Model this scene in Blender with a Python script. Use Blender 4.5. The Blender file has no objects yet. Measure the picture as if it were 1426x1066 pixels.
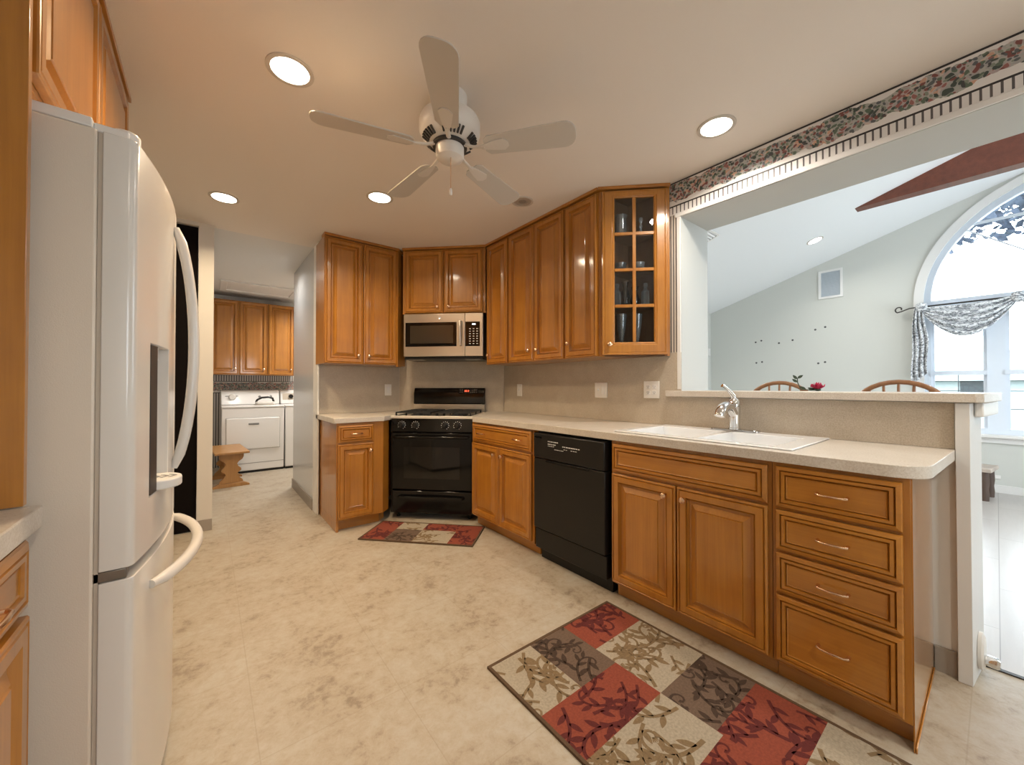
import bpy, bmesh, math, random
from math import sin, cos, pi, radians, sqrt
from mathutils import Vector, Matrix
random.seed(7)
SC = bpy.context.scene
COL = SC.collection

# ------------------------------------------------------------------ camera
cam_d = bpy.data.cameras.new('camera')
cam_d.sensor_fit = 'HORIZONTAL'
cam_d.sensor_width = 36.0
cam_d.lens = 36.0 * 535.0 / 1426.0
cam_d.clip_start = 0.02
cam_d.clip_end = 300
cam = bpy.data.objects.new('camera', cam_d)
COL.objects.link(cam)
cam.location = (0, 0, 1.17)
cam.rotation_euler = (radians(90.6), 0, radians(-38.4))
SC.camera = cam

# ------------------------------------------------------------------ world, exposure
SC.view_settings.view_transform = 'Standard'
SC.view_settings.look = 'None'
SC.view_settings.gamma = 1
SC.view_settings.use_curve_mapping = False
SC.view_settings.exposure = 0.0
W = bpy.data.worlds.new('overcast_sky')
SC.world = W
W.use_nodes = True
bg = W.node_tree.nodes['Background']
bg.inputs[0].default_value = (0.86, 0.94, 1.0, 1)
bg.inputs[1].default_value = 10.0

def portal(loc, rot, sx, sy):
    d = bpy.data.lights.new('window_portal', 'AREA')
    d.shape = 'RECTANGLE'; d.size = sx; d.size_y = sy
    d.cycles.is_portal = True
    o = bpy.data.objects.new('window_portal', d); COL.objects.link(o)
    o.location = loc; o.rotation_euler = rot
portal((7.05, -0.73, 2.0), (0, radians(90), 0), 2.9, 2.7)       # arched window
portal((5.0, -3.05, 1.5), (radians(90), 0, 0), 2.2, 2.2)        # unseen dining window, added for its daylight
portal((1.0, -2.45, 1.55), (radians(90), 0, 0), 1.0, 1.1)       # fill window added behind the camera

WARM = (1.0, 0.78, 0.50)
def lamp(name, loc, power, size, color=WARM, rot=(0, 0, 0), spread=150):
    d = bpy.data.lights.new(name, 'AREA')
    d.shape = 'DISK'; d.size = size; d.energy = power; d.color = color
    d.spread = radians(spread)
    o = bpy.data.objects.new(name, d); COL.objects.link(o)
    o.location = loc; o.rotation_euler = rot
    return o

# ------------------------------------------------------------------ mesh helpers
def link(o, parent=None):
    COL.objects.link(o)
    if parent is not None:
        o.parent = parent
    return o

def obj(name, bm, mats, parent=None, bevel=0.0, smooth=True, ang=35, seg=2):
    bmesh.ops.recalc_face_normals(bm, faces=bm.faces)
    me = bpy.data.meshes.new(name)
    bm.to_mesh(me); bm.free()
    if not isinstance(mats, (list, tuple)):
        mats = [mats]
    for m in mats:
        me.materials.append(m)
    o = bpy.data.objects.new(name, me)
    link(o, parent)
    if smooth:
        for p in me.polygons:
            p.use_smooth = True
        me.set_sharp_from_angle(angle=radians(ang))
    if bevel:
        b = o.modifiers.new('bevel', 'BEVEL')
        b.width = bevel; b.segments = seg; b.limit_method = 'ANGLE'; b.angle_limit = radians(40)
    return o

def thing(name, label, cat, loc=(0, 0, 0), rz=0.0, group=None):
    o = bpy.data.objects.new(name, None)
    o.empty_display_size = 0.1
    COL.objects.link(o)
    o.location = loc; o.rotation_euler = (0, 0, rz)
    return tag(o, label, cat, group)

def tag(o, label, cat, group=None):
    o['label'] = label; o['category'] = cat
    if group: o['group'] = group
    return o

def struct(name, bm, mats, parent=None, **k):
    o = obj(name, bm, mats, parent, **k)
    if parent is None:
        o['kind'] = 'structure'
    return o

def B():
    return bmesh.new()

def box(bm, x0, x1, y0, y1, z0, z1, mi=0):
    v = [bm.verts.new(p) for p in ((x0,y0,z0),(x1,y0,z0),(x1,y1,z0),(x0,y1,z0),(x0,y0,z1),(x1,y0,z1),(x1,y1,z1),(x0,y1,z1))]
    for f in ((0,3,2,1),(4,5,6,7),(0,1,5,4),(1,2,6,5),(2,3,7,6),(3,0,4,7)):
        bm.faces.new([v[i] for i in f]).material_index = mi
    return bm

def bx(*a):
    return box(B(), *a)

def prism(bm, poly, z0, z1, mi=0):
    a = [bm.verts.new((x, y, z0)) for x, y in poly]
    b = [bm.verts.new((x, y, z1)) for x, y in poly]
    n = len(poly)
    bm.faces.new(a[::-1]).material_index = mi
    bm.faces.new(b).material_index = mi
    for i in range(n):
        bm.faces.new((a[i], a[(i+1) % n], b[(i+1) % n], b[i])).material_index = mi
    return bm

def extrude_poly(bm, pts, d, mi=0):
    """closed 3-D planar polygon pushed along vector d"""
    d = Vector(d)
    a = [bm.verts.new(Vector(p)) for p in pts]
    b = [bm.verts.new(Vector(p) + d) for p in pts]
    n = len(pts)
    bm.faces.new(a[::-1]).material_index = mi
    bm.faces.new(b).material_index = mi
    for i in range(n):
        bm.faces.new((a[i], a[(i+1) % n], b[(i+1) % n], b[i])).material_index = mi
    return bm

def lathe(bm, prof, c=(0, 0, 0), n=32, axis='Z', mi=0, caps=True):
    rings = []
    for r, h in prof:
        ring = []
        for i in range(n):
            a = 2*pi*i/n
            if axis == 'Z': p = (c[0]+r*cos(a), c[1]+r*sin(a), c[2]+h)
            elif axis == 'Y': p = (c[0]+r*cos(a), c[1]+h, c[2]+r*sin(a))
            else: p = (c[0]+h, c[1]+r*cos(a), c[2]+r*sin(a))
            ring.append(bm.verts.new(p))
        rings.append(ring)
    for A, Bq in zip(rings, rings[1:]):
        for i in range(n):
            bm.faces.new((A[i], A[(i+1) % n], Bq[(i+1) % n], Bq[i])).material_index = mi
    if caps:
        for R_ in (rings[0], rings[-1]):
            bm.faces.new(R_).material_index = mi
    return bm

def tube(bm, pts, r, n=10, mi=0, closed=False, sy=1.0):
    pts = [Vector(p) for p in pts]
    rs = r if isinstance(r, (list, tuple)) else [r]*len(pts)
    rings = []
    N = len(pts)
    ref = None
    for i, p in enumerate(pts):
        if closed: t = pts[(i+1) % N] - pts[i-1]
        elif i == 0: t = pts[1]-pts[0]
        elif i == N-1: t = pts[-1]-pts[-2]
        else: t = pts[i+1]-pts[i-1]
        t.normalize()
        if ref is None:
            ref = Vector((0, 0, 1)) if abs(t.z) < 0.9 else Vector((1, 0, 0))
        u = ref - t*ref.dot(t); u.normalize()
        ref = u
        v = t.cross(u)
        rings.append([bm.verts.new(p + u*(rs[i]*cos(2*pi*k/n)*sy) + v*(rs[i]*sin(2*pi*k/n))) for k in range(n)])
    for i in range(N if closed else N-1):
        A = rings[i]; Bq = rings[(i+1) % N]
        for k in range(n):
            bm.faces.new((A[k], A[(k+1) % n], Bq[(k+1) % n], Bq[k])).material_index = mi
    if not closed:
        bm.faces.new(rings[0]).material_index = mi
        bm.faces.new(rings[-1]).material_index = mi
    return bm

def xform(bm, M):
    bm.transform(M)
    return bm

def plate_bm(outer, holes, d, M):
    """2-D outline with holes, extruded 0..d along local z, then transformed by M"""
    c = bpy.data.curves.new('tmp', 'CURVE')
    c.dimensions = '2D'; c.fill_mode = 'BOTH'; c.extrude = d/2
    for pts in [outer] + list(holes):
        s = c.splines.new('POLY'); s.points.add(len(pts)-1)
        for p, q in zip(s.points, pts):
            p.co = (q[0], q[1], 0, 1)
        s.use_cyclic_u = True
    o = bpy.data.objects.new('tmp', c)
    me = bpy.data.meshes.new_from_object(o)
    bm = B(); bm.from_mesh(me)
    bpy.data.objects.remove(o); bpy.data.curves.remove(c); bpy.data.meshes.remove(me)
    bmesh.ops.remove_doubles(bm, verts=bm.verts, dist=1e-5)
    bm.transform(M @ Matrix.Translation((0, 0, d/2)))
    return bm
# local (u, v, w) -> world: wall planes
MX = lambda x: Matrix(((0,0,1,x),(1,0,0,0),(0,1,0,0),(0,0,0,1)))     # u->Y, v->Z, w->+X
MY = lambda y: Matrix(((1,0,0,0),(0,0,1,y),(0,1,0,0),(0,0,0,1)))     # u->X, v->Z, w->+Y

def rect(a, b, c, d):
    return [(a, c), (b, c), (b, d), (a, d)]

# ------------------------------------------------------------------ materials
def new_mat(name):
    m = bpy.data.materials.new(name); m.use_nodes = True
    return m, m.node_tree, m.node_tree.nodes['Principled BSDF']

def mat(name, col, rough=0.5, metal=0.0, coat=0.0, emit=None, es=0.0, bump=0.0, bscale=60, var=0.0, vscale=8):
    m, nt, p = new_mat(name)
    p.inputs['Base Color'].default_value = (*col, 1)
    p.inputs['Roughness'].default_value = rough
    p.inputs['Metallic'].default_value = metal
    if coat:
        p.inputs['Coat Weight'].default_value = coat
        p.inputs['Coat Roughness'].default_value = 0.08
    if emit:
        p.inputs['Emission Color'].default_value = (*emit, 1)
        p.inputs['Emission Strength'].default_value = es
    tc = nt.nodes.new('ShaderNodeTexCoord')
    if var:
        n = nt.nodes.new('ShaderNodeTexNoise'); n.inputs['Scale'].default_value = vscale; n.inputs['Detail'].default_value = 4
        nt.links.new(tc.outputs['Object'], n.inputs['Vector'])
        r = nt.nodes.new('ShaderNodeValToRGB')
        r.color_ramp.elements[0].position = 0.3; r.color_ramp.elements[1].position = 0.7
        r.color_ramp.elements[0].color = (*[c*(1-var) for c in col], 1)
        r.color_ramp.elements[1].color = (*[min(1, c*(1+var)) for c in col], 1)
        nt.links.new(n.outputs['Fac'], r.inputs['Fac'])
        nt.links.new(r.outputs['Color'], p.inputs['Base Color'])
    if bump:
        n = nt.nodes.new('ShaderNodeTexNoise'); n.inputs['Scale'].default_value = bscale; n.inputs['Detail'].default_value = 3
        nt.links.new(tc.outputs['Object'], n.inputs['Vector'])
        b = nt.nodes.new('ShaderNodeBump'); b.inputs['Strength'].default_value = bump; b.inputs['Distance'].default_value = 0.002
        nt.links.new(n.outputs['Fac'], b.inputs['Height'])
        nt.links.new(b.outputs['Normal'], p.inputs['Normal'])
    return m

class NB:
    """tiny node builder"""
    def __init__(s, nt): s.nt = nt
    def n(s, t, **k):
        x = s.nt.nodes.new(t)
        for a, v in k.items(): setattr(x, a, v)
        return x
    def inp(s, sock, v):
        if hasattr(v, 'links'): s.nt.links.new(v, sock)
        else: sock.default_value = v
    def math(s, op, a, b=None, c=None):
        x = s.n('ShaderNodeMath', operation=op)
        s.inp(x.inputs[0], a)
        if b is not None: s.inp(x.inputs[1], b)
        if c is not None: s.inp(x.inputs[2], c)
        return x.outputs[0]
    def mix(s, f, a, b):
        x = s.n('ShaderNodeMix', data_type='RGBA')
        s.inp(x.inputs[0], f); s.inp(x.inputs[6], a); s.inp(x.inputs[7], b)
        return x.outputs[2]
    def ramp(s, f, stops, interp='LINEAR'):
        x = s.n('ShaderNodeValToRGB'); r = x.color_ramp; r.interpolation = interp
        while len(r.elements) < len(stops): r.elements.new(0.5)
        for e, (p, c) in zip(r.elements, stops):
            e.position = p; e.color = (*c, 1)
        s.inp(x.inputs[0], f)
        return x.outputs[0]
    def noise(s, v, scale, detail=4, rough=0.55, dist=0.0):
        x = s.n('ShaderNodeTexNoise')
        s.inp(x.inputs['Vector'], v)
        x.inputs['Scale'].default_value = scale; x.inputs['Detail'].default_value = detail
        x.inputs['Roughness'].default_value = rough; x.inputs['Distortion'].default_value = dist
        return x.outputs['Fac']
    def mapping(s, v, sc=(1,1,1), loc=(0,0,0)):
        x = s.n('ShaderNodeMapping'); s.inp(x.inputs[0], v)
        x.inputs['Scale'].default_value = sc
        s.inp(x.inputs['Location'], loc)
        return x.outputs[0]

def wood(name, vertical=True, base=(0.49, 0.205, 0.026), dark=(0.31, 0.108, 0.012), rough=0.34, coat=0.75):
    m, nt, p = new_mat(name); k = NB(nt)
    tc = k.n('ShaderNodeTexCoord').outputs['Object']
    oi = k.n('ShaderNodeObjectInfo').outputs['Random']
    off = k.math('MULTIPLY', oi, 17.0)
    cmb = k.n('ShaderNodeCombineXYZ'); 
    for i in range(3): nt.links.new(off, cmb.inputs[i])
    sc = (14, 14, 0.9) if vertical else (0.9, 14, 14)
    v = k.mapping(tc, sc, cmb.outputs[0])
    g = k.noise(v, 1.6, 5, 0.6, 0.4)
    fine = k.noise(k.mapping(tc, (90, 90, 3) if vertical else (3, 90, 90), cmb.outputs[0]), 1.5, 2)
    blot = k.noise(k.mapping(tc, (1, 1, 1), cmb.outputs[0]), 7, 3)
    f = k.math('ADD', k.math('MULTIPLY', g, 0.6), k.math('ADD', k.math('MULTIPLY', fine, 0.2), k.math('MULTIPLY', blot, 0.3)))
    c = k.ramp(f, [(0.32, dark), (0.72, base)])
    nt.links.new(c, p.inputs['Base Color'])
    p.inputs['Roughness'].default_value = rough
    p.inputs['Coat Weight'].default_value = coat
    p.inputs['Coat Roughness'].default_value = 0.10
    return m

WOOD = wood('honey_maple_upright')
WOODH = wood('honey_maple_level', False)
WOODG = wood('gloss_end_panel_veneer', True, rough=0.16, coat=1.0)
WOODG.node_tree.nodes['Principled BSDF'].inputs['Coat Roughness'].default_value = 0.14
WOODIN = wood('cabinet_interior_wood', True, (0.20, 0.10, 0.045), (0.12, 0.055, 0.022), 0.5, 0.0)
BEAMW = wood('stained_beam_wood', False, (0.20, 0.055, 0.026), (0.11, 0.028, 0.014), 0.45, 0.1)
OAK = wood('bench_oak', True, (0.47, 0.25, 0.085), (0.33, 0.15, 0.045), 0.4, 0.15)
STOOLW = wood('stool_oak', True, (0.36, 0.17, 0.07), (0.22, 0.09, 0.035), 0.4, 0.2)
DARKW = wood('weathered_dark_wood', True, (0.11, 0.07, 0.05), (0.05, 0.03, 0.022), 0.6, 0.0)

def laminate(name, a, b, c, scale=120, rough=0.42):
    m, nt, p = new_mat(name); k = NB(nt)
    tc = k.n('ShaderNodeTexCoord').outputs['Object']
    n1 = k.noise(tc, scale, 3, 0.7); n2 = k.noise(tc, 9, 3)
    f = k.math('ADD', k.math('MULTIPLY', n1, 0.75), k.math('MULTIPLY', n2, 0.25))
    nt.links.new(k.ramp(f, [(0.36, a), (0.5, b), (0.62, c)]), p.inputs['Base Color'])
    p.inputs['Roughness'].default_value = rough
    return m
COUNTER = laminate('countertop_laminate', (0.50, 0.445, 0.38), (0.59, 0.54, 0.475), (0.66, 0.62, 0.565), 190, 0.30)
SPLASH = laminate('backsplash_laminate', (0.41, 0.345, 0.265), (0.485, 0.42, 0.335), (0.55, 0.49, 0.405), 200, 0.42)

def vinyl():
    m, nt, p = new_mat('mottled_vinyl_tile'); k = NB(nt)
    tc = k.n('ShaderNodeTexCoord').outputs['Object']
    n1 = k.noise(tc, 4.0, 6, 0.65, 0.2); n2 = k.noise(tc, 22, 6, 0.75, 0.3)
    f = k.math('ADD', k.math('MULTIPLY', n1, 0.5), k.math('MULTIPLY', n2, 0.5))
    c = k.ramp(f, [(0.38, (0.28, 0.225, 0.165)), (0.46, (0.41, 0.345, 0.262)), (0.53, (0.445, 0.39, 0.31)), (0.62, (0.475, 0.44, 0.375))])
    sp = k.noise(tc, 60, 2, 0.6)
    c = k.mix(k.math('MULTIPLY', k.math('GREATER_THAN', sp, 0.63), 0.22), c, (0.40, 0.32, 0.23, 1))
    # tile joints
    sx = k.n('ShaderNodeSeparateXYZ'); nt.links.new(tc, sx.inputs[0])
    T = 0.457
    def joint(o, ph):
        fr = k.math('FRACT', k.math('ADD', k.math('DIVIDE', o, T), ph))
        return k.math('LESS_THAN', k.math('ABSOLUTE', k.math('SUBTRACT', fr, 0.5)), 0.004)
    j = k.math('MAXIMUM', joint(sx.outputs[0], 0.2), joint(sx.outputs[1], 0.35))
    c = k.mix(k.math('MULTIPLY', j, 0.30), c, (0.30, 0.23, 0.16, 1))
    nt.links.new(c, p.inputs['Base Color'])
    p.inputs['Roughness'].default_value = 0.42
    return m
VINYL = vinyl()

def laminate_floor():
    m, nt, p = new_mat('grey_plank_floor'); k = NB(nt)
    tc = k.n('ShaderNodeTexCoord').outputs['Object']
    br = k.n('ShaderNodeTexBrick'); nt.links.new(k.mapping(tc, (1, 1, 1)), br.inputs['Vector'])
    br.inputs['Scale'].default_value = 1.0
    br.inputs['Brick Width'].default_value = 1.2; br.inputs['Row Height'].default_value = 0.19
    br.inputs['Mortar Size'].default_value = 0.002
    br.inputs['Color1'].default_value = (0.54, 0.51, 0.48, 1); br.inputs['Color2'].default_value = (0.46, 0.43, 0.41, 1)
    br.inputs['Mortar'].default_value = (0.2, 0.18, 0.16, 1)
    g = k.noise(k.mapping(tc, (2, 24, 1)), 2, 5, 0.6, 0.5)
    c = k.mix(k.math('MULTIPLY', g, 0.45), br.outputs['Color'], (0.34, 0.31, 0.29, 1))
    nt.links.new(c, p.inputs['Base Color'])
    p.inputs['Roughness'].default_value = 0.28
    return m
PLANK = laminate_floor()

def wallpaper(name, axis, z_hi, z_fl_lo, z_line, z_st_lo, pitch=0.032, ground=(0.74, 0.72, 0.70), body_stripe=False):
    """fruit-and-leaf border above a striped band; axis 0 = along X, 1 = along Y"""
    m, nt, p = new_mat(name); k = NB(nt)
    tc = k.n('ShaderNodeTexCoord').outputs['Object']
    s = k.n('ShaderNodeSeparateXYZ'); nt.links.new(tc, s.inputs[0])
    u = s.outputs[axis]; z = s.outputs[2]
    vo = k.n('ShaderNodeTexVoronoi'); vo.inputs['Scale'].default_value = 66
    warp = k.n('ShaderNodeTexNoise'); warp.inputs['Scale'].default_value = 16; nt.links.new(tc, warp.inputs['Vector'])
    wv = k.n('ShaderNodeVectorMath', operation='MULTIPLY_ADD')
    nt.links.new(warp.outputs['Color'], wv.inputs[0]); wv.inputs[1].default_value = (0.05, 0.05, 0.05); nt.links.new(tc, wv.inputs[2])
    nt.links.new(wv.outputs[0], vo.inputs['Vector'])
    sc = k.n('ShaderNodeSeparateColor'); nt.links.new(vo.outputs['Color'], sc.inputs[0])
    leaf = k.ramp(sc.outputs[0], [(0.0, (0.05, 0.07, 0.06)), (0.16, (0.11, 0.15, 0.11)), (0.32, (0.20, 0.07, 0.06)), (0.44, (0.10, 0.11, 0.12)),
                                  (0.58, (0.30, 0.12, 0.11)), (0.68, (0.22, 0.25, 0.20)), (0.82, (0.55, 0.33, 0.24)), (0.92, (0.06, 0.06, 0.06))], 'CONSTANT')
    # dark outline between leaves
    edge = k.math('GREATER_THAN', vo.outputs['Distance'], 0.55)
    leaf = k.mix(k.math('MULTIPLY', edge, 0.6), leaf, (*[c*0.75 for c in ground], 1))
    mid = (z_hi + z_fl_lo)/2; half = (z_hi - z_fl_lo)/2
    wob = k.noise(tc, 9, 4, 0.6)
    dist = k.math('DIVIDE', k.math('ABSOLUTE', k.math('SUBTRACT', z, mid)), half)
    inside = k.math('LESS_THAN', dist, k.math('ADD', 0.10, k.math('MULTIPLY', wob, 1.25)))
    c = k.mix(inside, (*ground, 1), leaf)
    st = k.math('LESS_THAN', k.math('FRACT', k.math('DIVIDE', u, pitch)), 0.28 if not body_stripe else 0.5)
    stc = k.mix(st, (*ground, 1), (0.10, 0.09, 0.09, 1))
    below = k.math('LESS_THAN', z, z_line)
    if not body_stripe:
        above_lo = k.math('GREATER_THAN', z, z_st_lo)
        stc = k.mix(above_lo, (*ground, 1), stc)
    c = k.mix(below, c, stc)
    for zz in (z_hi - 0.004, z_line):
        ln = k.math('LESS_THAN', k.math('ABSOLUTE', k.math('SUBTRACT', z, zz)), 0.0045)
        c = k.mix(ln, c, (0.02, 0.018, 0.018, 1))
    if body_stripe:
        top = k.math('GREATER_THAN', z, z_hi)
        plain = k.math('GREATER_THAN', z, 1.40)
        c = k.mix(top, c, k.mix(k.math('LESS_THAN', k.math('FRACT', k.math('DIVIDE', u, pitch)), 0.5), (*ground, 1), (0.12, 0.11, 0.11, 1)))
        c = k.mix(plain, c, (0.70, 0.70, 0.68, 1))
    nt.links.new(c, p.inputs['Base Color'])
    p.inputs['Roughness'].default_value = 0.5
    return m
PAPER = wallpaper('fruit_border_paper', 1, 2.497, 2.352, 2.342, 2.292, 0.026)
PAPERL = wallpaper('laundry_border_paper', 0, 1.250, 1.085, 1.080, 0, 0.030, (0.52, 0.50, 0.47), True)
PAPERS = None
def stripes():
    m, nt, p = new_mat('narrow_stripe_paper'); k = NB(nt)
    tc = k.n('ShaderNodeTexCoord').outputs['Object']
    s = k.n('ShaderNodeSeparateXYZ'); nt.links.new(tc, s.inputs[0])
    st = k.math('LESS_THAN', k.math('FRACT', k.math('DIVIDE', s.outputs[1], 0.018)), 0.42)
    nt.links.new(k.mix(st, (0.62, 0.57, 0.50, 1), (0.10, 0.09, 0.09, 1)), p.inputs['Base Color'])
    p.inputs['Roughness'].default_value = 0.5
    return m
PAPERS = stripes()

def toile():
    m, nt, p = new_mat('toile_print_fabric'); k = NB(nt)
    tc = k.n('ShaderNodeTexCoord').outputs['Object']
    n1 = k.noise(k.mapping(tc, (1, 0.8, 1.7)), 26, 6, 0.7, 1.2)
    nt.links.new(k.ramp(n1, [(0.49, (0.82, 0.84, 0.86)), (0.53, (0.20, 0.22, 0.25)), (0.59, (0.11, 0.12, 0.14)), (0.63, (0.65, 0.67, 0.70))]), p.inputs['Base Color'])
    p.inputs['Roughness'].default_value = 0.85
    return m
TOILE = toile()

def glass_mat(name, tint=(1, 1, 1), gl=0.9, frost=0.0):
    m = bpy.data.materials.new(name); m.use_nodes = True; nt = m.node_tree
    nt.nodes.clear(); k = NB(nt)
    out = k.n('ShaderNodeOutputMaterial'); mix = k.n('ShaderNodeMixShader')
    tr = k.n('ShaderNodeBsdfTransparent'); tr.inputs[0].default_value = (*tint, 1)
    g = k.n('ShaderNodeBsdfGlossy'); g.inputs['Roughness'].default_value = 0.02; g.inputs['Color'].default_value = (gl, gl, gl, 1)
    fr = k.n('ShaderNodeFresnel'); fr.inputs['IOR'].default_value = 1.45
    nt.links.new(fr.outputs[0], mix.inputs[0]); nt.links.new(tr.outputs[0], mix.inputs[1]); nt.links.new(g.outputs[0], mix.inputs[2])
    res = mix.outputs[0]
    if frost:
        m2 = k.n('ShaderNodeMixShader'); m2.inputs[0].default_value = frost
        df = k.n('ShaderNodeBsdfDiffuse'); df.inputs[0].default_value = (0.75, 0.80, 0.84, 1)
        nt.links.new(res, m2.inputs[1]); nt.links.new(df.outputs[0], m2.inputs[2]); res = m2.outputs[0]
    nt.links.new(res, out.inputs[0])
    return m
PANE = glass_mat('window_glass', (0.97, 0.99, 1.0))
CRYSTAL = glass_mat('cut_crystal', (0.80, 0.84, 0.86), 1.0, 0.18)
CRYSTAL.node_tree.nodes['Fresnel'].inputs['IOR'].default_value = 2.2
SMOKE = glass_mat('smoked_crystal', (0.25, 0.27, 0.30), 1.0)
SMOKE.node_tree.nodes['Fresnel'].inputs['IOR'].default_value = 2.0

CEIL = mat('ceiling_paint', (0.80, 0.745, 0.685), 0.8, bump=0.05, bscale=200)
CEILL = mat('hall_ceiling_paint', (0.72, 0.71, 0.69), 0.8)
CEILD = mat('dining_ceiling_paint', (0.84, 0.86, 0.87), 0.8)
WALLK = mat('kitchen_wall_paint', (0.66, 0.62, 0.56), 0.6)
JAMB = mat('pass_through_paint', (0.53, 0.54, 0.52), 0.6)
WALLH = mat('hall_gloss_paint', (0.60, 0.62, 0.64), 0.22)
WALLD = mat('dining_wall_paint', (0.62, 0.63, 0.59), 0.7)
TRIM = mat('white_trim_paint', (0.80, 0.79, 0.77), 0.35)
BASEG = mat('vinyl_cove_base', (0.33, 0.29, 0.25), 0.5)
FRIDGE = mat('almond_white_enamel', (0.72, 0.69, 0.65), 0.22, coat=0.3)
FRIDGES = mat('textured_white_cabinet', (0.70, 0.62, 0.53), 0.45, bump=0.15, bscale=400)
WHITEP = mat('white_plastic', (0.78, 0.76, 0.73), 0.35)
WHITEAP = mat('white_appliance_enamel', (0.80, 0.80, 0.80), 0.25, coat=0.2)
SINKW = mat('white_sink_enamel', (0.86, 0.88, 0.90), 0.18, coat=0.4)
BLACK = mat('black_gloss_enamel', (0.006, 0.0055, 0.005), 0.10)
BLACKS = mat('black_satin_plastic', (0.012, 0.011, 0.010), 0.30)
for _m in (BLACK, BLACKS):
    _m.node_tree.nodes['Principled BSDF'].inputs['Specular IOR Level'].default_value = 0.3
BLACKG = mat('black_oven_glass', (0.005, 0.0045, 0.004), 0.04)
IRON = mat('cast_iron', (0.02, 0.02, 0.02), 0.55, bump=0.3, bscale=300)
STEEL = mat('brushed_steel', (0.62, 0.57, 0.50), 0.30, 1.0)
SILV = mat('silver_trim', (0.78, 0.73, 0.66), 0.35, 0.5)
CHROME = mat('chrome', (0.78, 0.78, 0.78), 0.08, 1.0)
BRASS = mat('copper_nickel', (0.80, 0.56, 0.38), 0.25, 1.0)
FANW = mat('fan_white_enamel', (0.74, 0.70, 0.65), 0.35)
FANI = mat('fan_iron_white', (0.66, 0.62, 0.57), 0.4)
FANB = mat('fan_blade_white', (0.56, 0.52, 0.47), 0.45)
VENTD = mat('dark_slot', (0.05, 0.045, 0.04), 0.7)
GREYP = mat('grey_plastic', (0.20, 0.20, 0.20), 0.35)
DGREY = mat('dispenser_dark_glass', (0.045, 0.034, 0.028), 0.5)
GASK = mat('door_gasket_beige', (0.52, 0.46, 0.39), 0.6)
CANT = mat('can_trim_enamel', (0.56, 0.51, 0.45), 0.45)
LENS = mat('lit_lens', (1, 1, 1), 0.4, emit=(1.0, 0.93, 0.82), es=14)
LENSD = mat('lit_lens_daylight', (1, 1, 1), 0.4, emit=(0.95, 0.97, 1.0), es=9)
REDLED = mat('red_led', (0.2, 0, 0), 0.4, emit=(1, 0.12, 0.05), es=4)
WLED = mat('pale_led', (0.2, 0.2, 0.2), 0.4, emit=(0.9, 0.95, 1.0), es=2.0)
MARKS = mat('white_print', (0.75, 0.75, 0.75), 0.5)
DARKDOOR = mat('near_black_paint', (0.006, 0.004, 0.0035), 0.9)
DARKDOOR.node_tree.nodes['Principled BSDF'].inputs['Specular IOR Level'].default_value = 0.1
ROSE = mat('crimson_petals', (0.42, 0.008, 0.06), 0.6, var=0.3, vscale=40)
LEAF = mat('dark_leaf', (0.035, 0.055, 0.035), 0.6)
SASH = mat('window_frame_vinyl', (0.72, 0.78, 0.86), 0.4)
ROD = mat('dark_iron_rod', (0.06, 0.055, 0.05), 0.5, 0.6)
GRILLE = mat('register_grey', (0.50, 0.55, 0.60), 0.5)
HOLE = mat('dark_hole', (0.08, 0.08, 0.08), 0.8)

# ------------------------------------------------------------------ room shell
CZ = 2.50
struct('floor', bx(-1.05, 2.552, -2.5, 7.1, -0.08, 0.0), VINYL)
struct('floor_dining', bx(2.572, 7.0, -3.1, 3.2, -0.08, 0.0), PLANK)
struct('trim_1', bx(2.552, 2.572, -1.6, 0.04, -0.05, 0.006), mat('dark_metal_strip', (0.06, 0.055, 0.05), 0.4, 0.7))
struct('ceiling', bx(-1.05, 2.40, -2.5, 4.06, CZ, CZ+0.1), CEIL)
struct('ceiling_hall', bx(-0.50, 1.85, 4.06, 7.1, CZ, CZ+0.1), CEILL)
# right wall with the wide pass-through and walkway
struct('wall_right', plate_bm([(-2.5, 0), (-1.6, 0), (-1.6, 2.26), (1.25, 2.26), (1.25, 0), (3.2, 0), (3.2, 4.7), (-2.5, 4.7)], [], 0.36, MX(2.376)), JAMB)
struct('wall_bar', bx(2.376, 2.55, 0.075, 1.25, 0, 1.104), TRIM)
struct('wall_back', bx(0.80, 2.376, 3.916, 4.03, 0, CZ), WALLK)
struct('wall_corner', prism(B(), [(1.585, 3.916), (2.376, 3.916), (2.376, 3.125)], 0, CZ), WALLK)
struct('wall_hall', bx(0.79, 0.91, 4.03, 5.12, 0, CZ), WALLH)
struct('trim_2', bx(0.786, 0.800, 3.85, 4.03, 0, CZ), TRIM, bevel=0.002)
struct('wall_laundry_front', bx(0.91, 1.85, 5.0, 5.12, 0, CZ), WALLK)
struct('wall_laundry_right', bx(1.75, 1.85, 5.12, 7.0, 0, CZ), WALLK)
struct('wall_laundry_back', bx(-0.5, 1.85, 6.98, 7.1, 0, CZ), PAPERL)
struct('wall_laundry_left', bx(-0.5, -0.40, 4.12, 6.98, 0, CZ), WALLK)
struct('wall_left', bx(-1.05, -0.95, -2.5, 4.12, 0, CZ), WALLK)
struct('wall_far_left', plate_bm([(-0.95, 0), (-0.40, 0), (-0.40, 2.47), (-0.062, 2.47), (-0.062, 0), (0.036, 0), (0.036, CZ), (-0.95, CZ)], [], 0.12, MY(4.0)), WALLK)
d1 = struct('door_1', bx(-0.395, -0.066, 4.03, 4.07, 0.005, 2.465), DARKDOOR, bevel=0.003)
struct('baseboard_far_left', bx(-0.062, 0.036, 3.988, 4.0, 0, 0.09), BASEG)
struct('baseboard_hall', bx(0.778, 0.79, 4.03, 5.12, 0, 0.10), BASEG)
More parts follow.
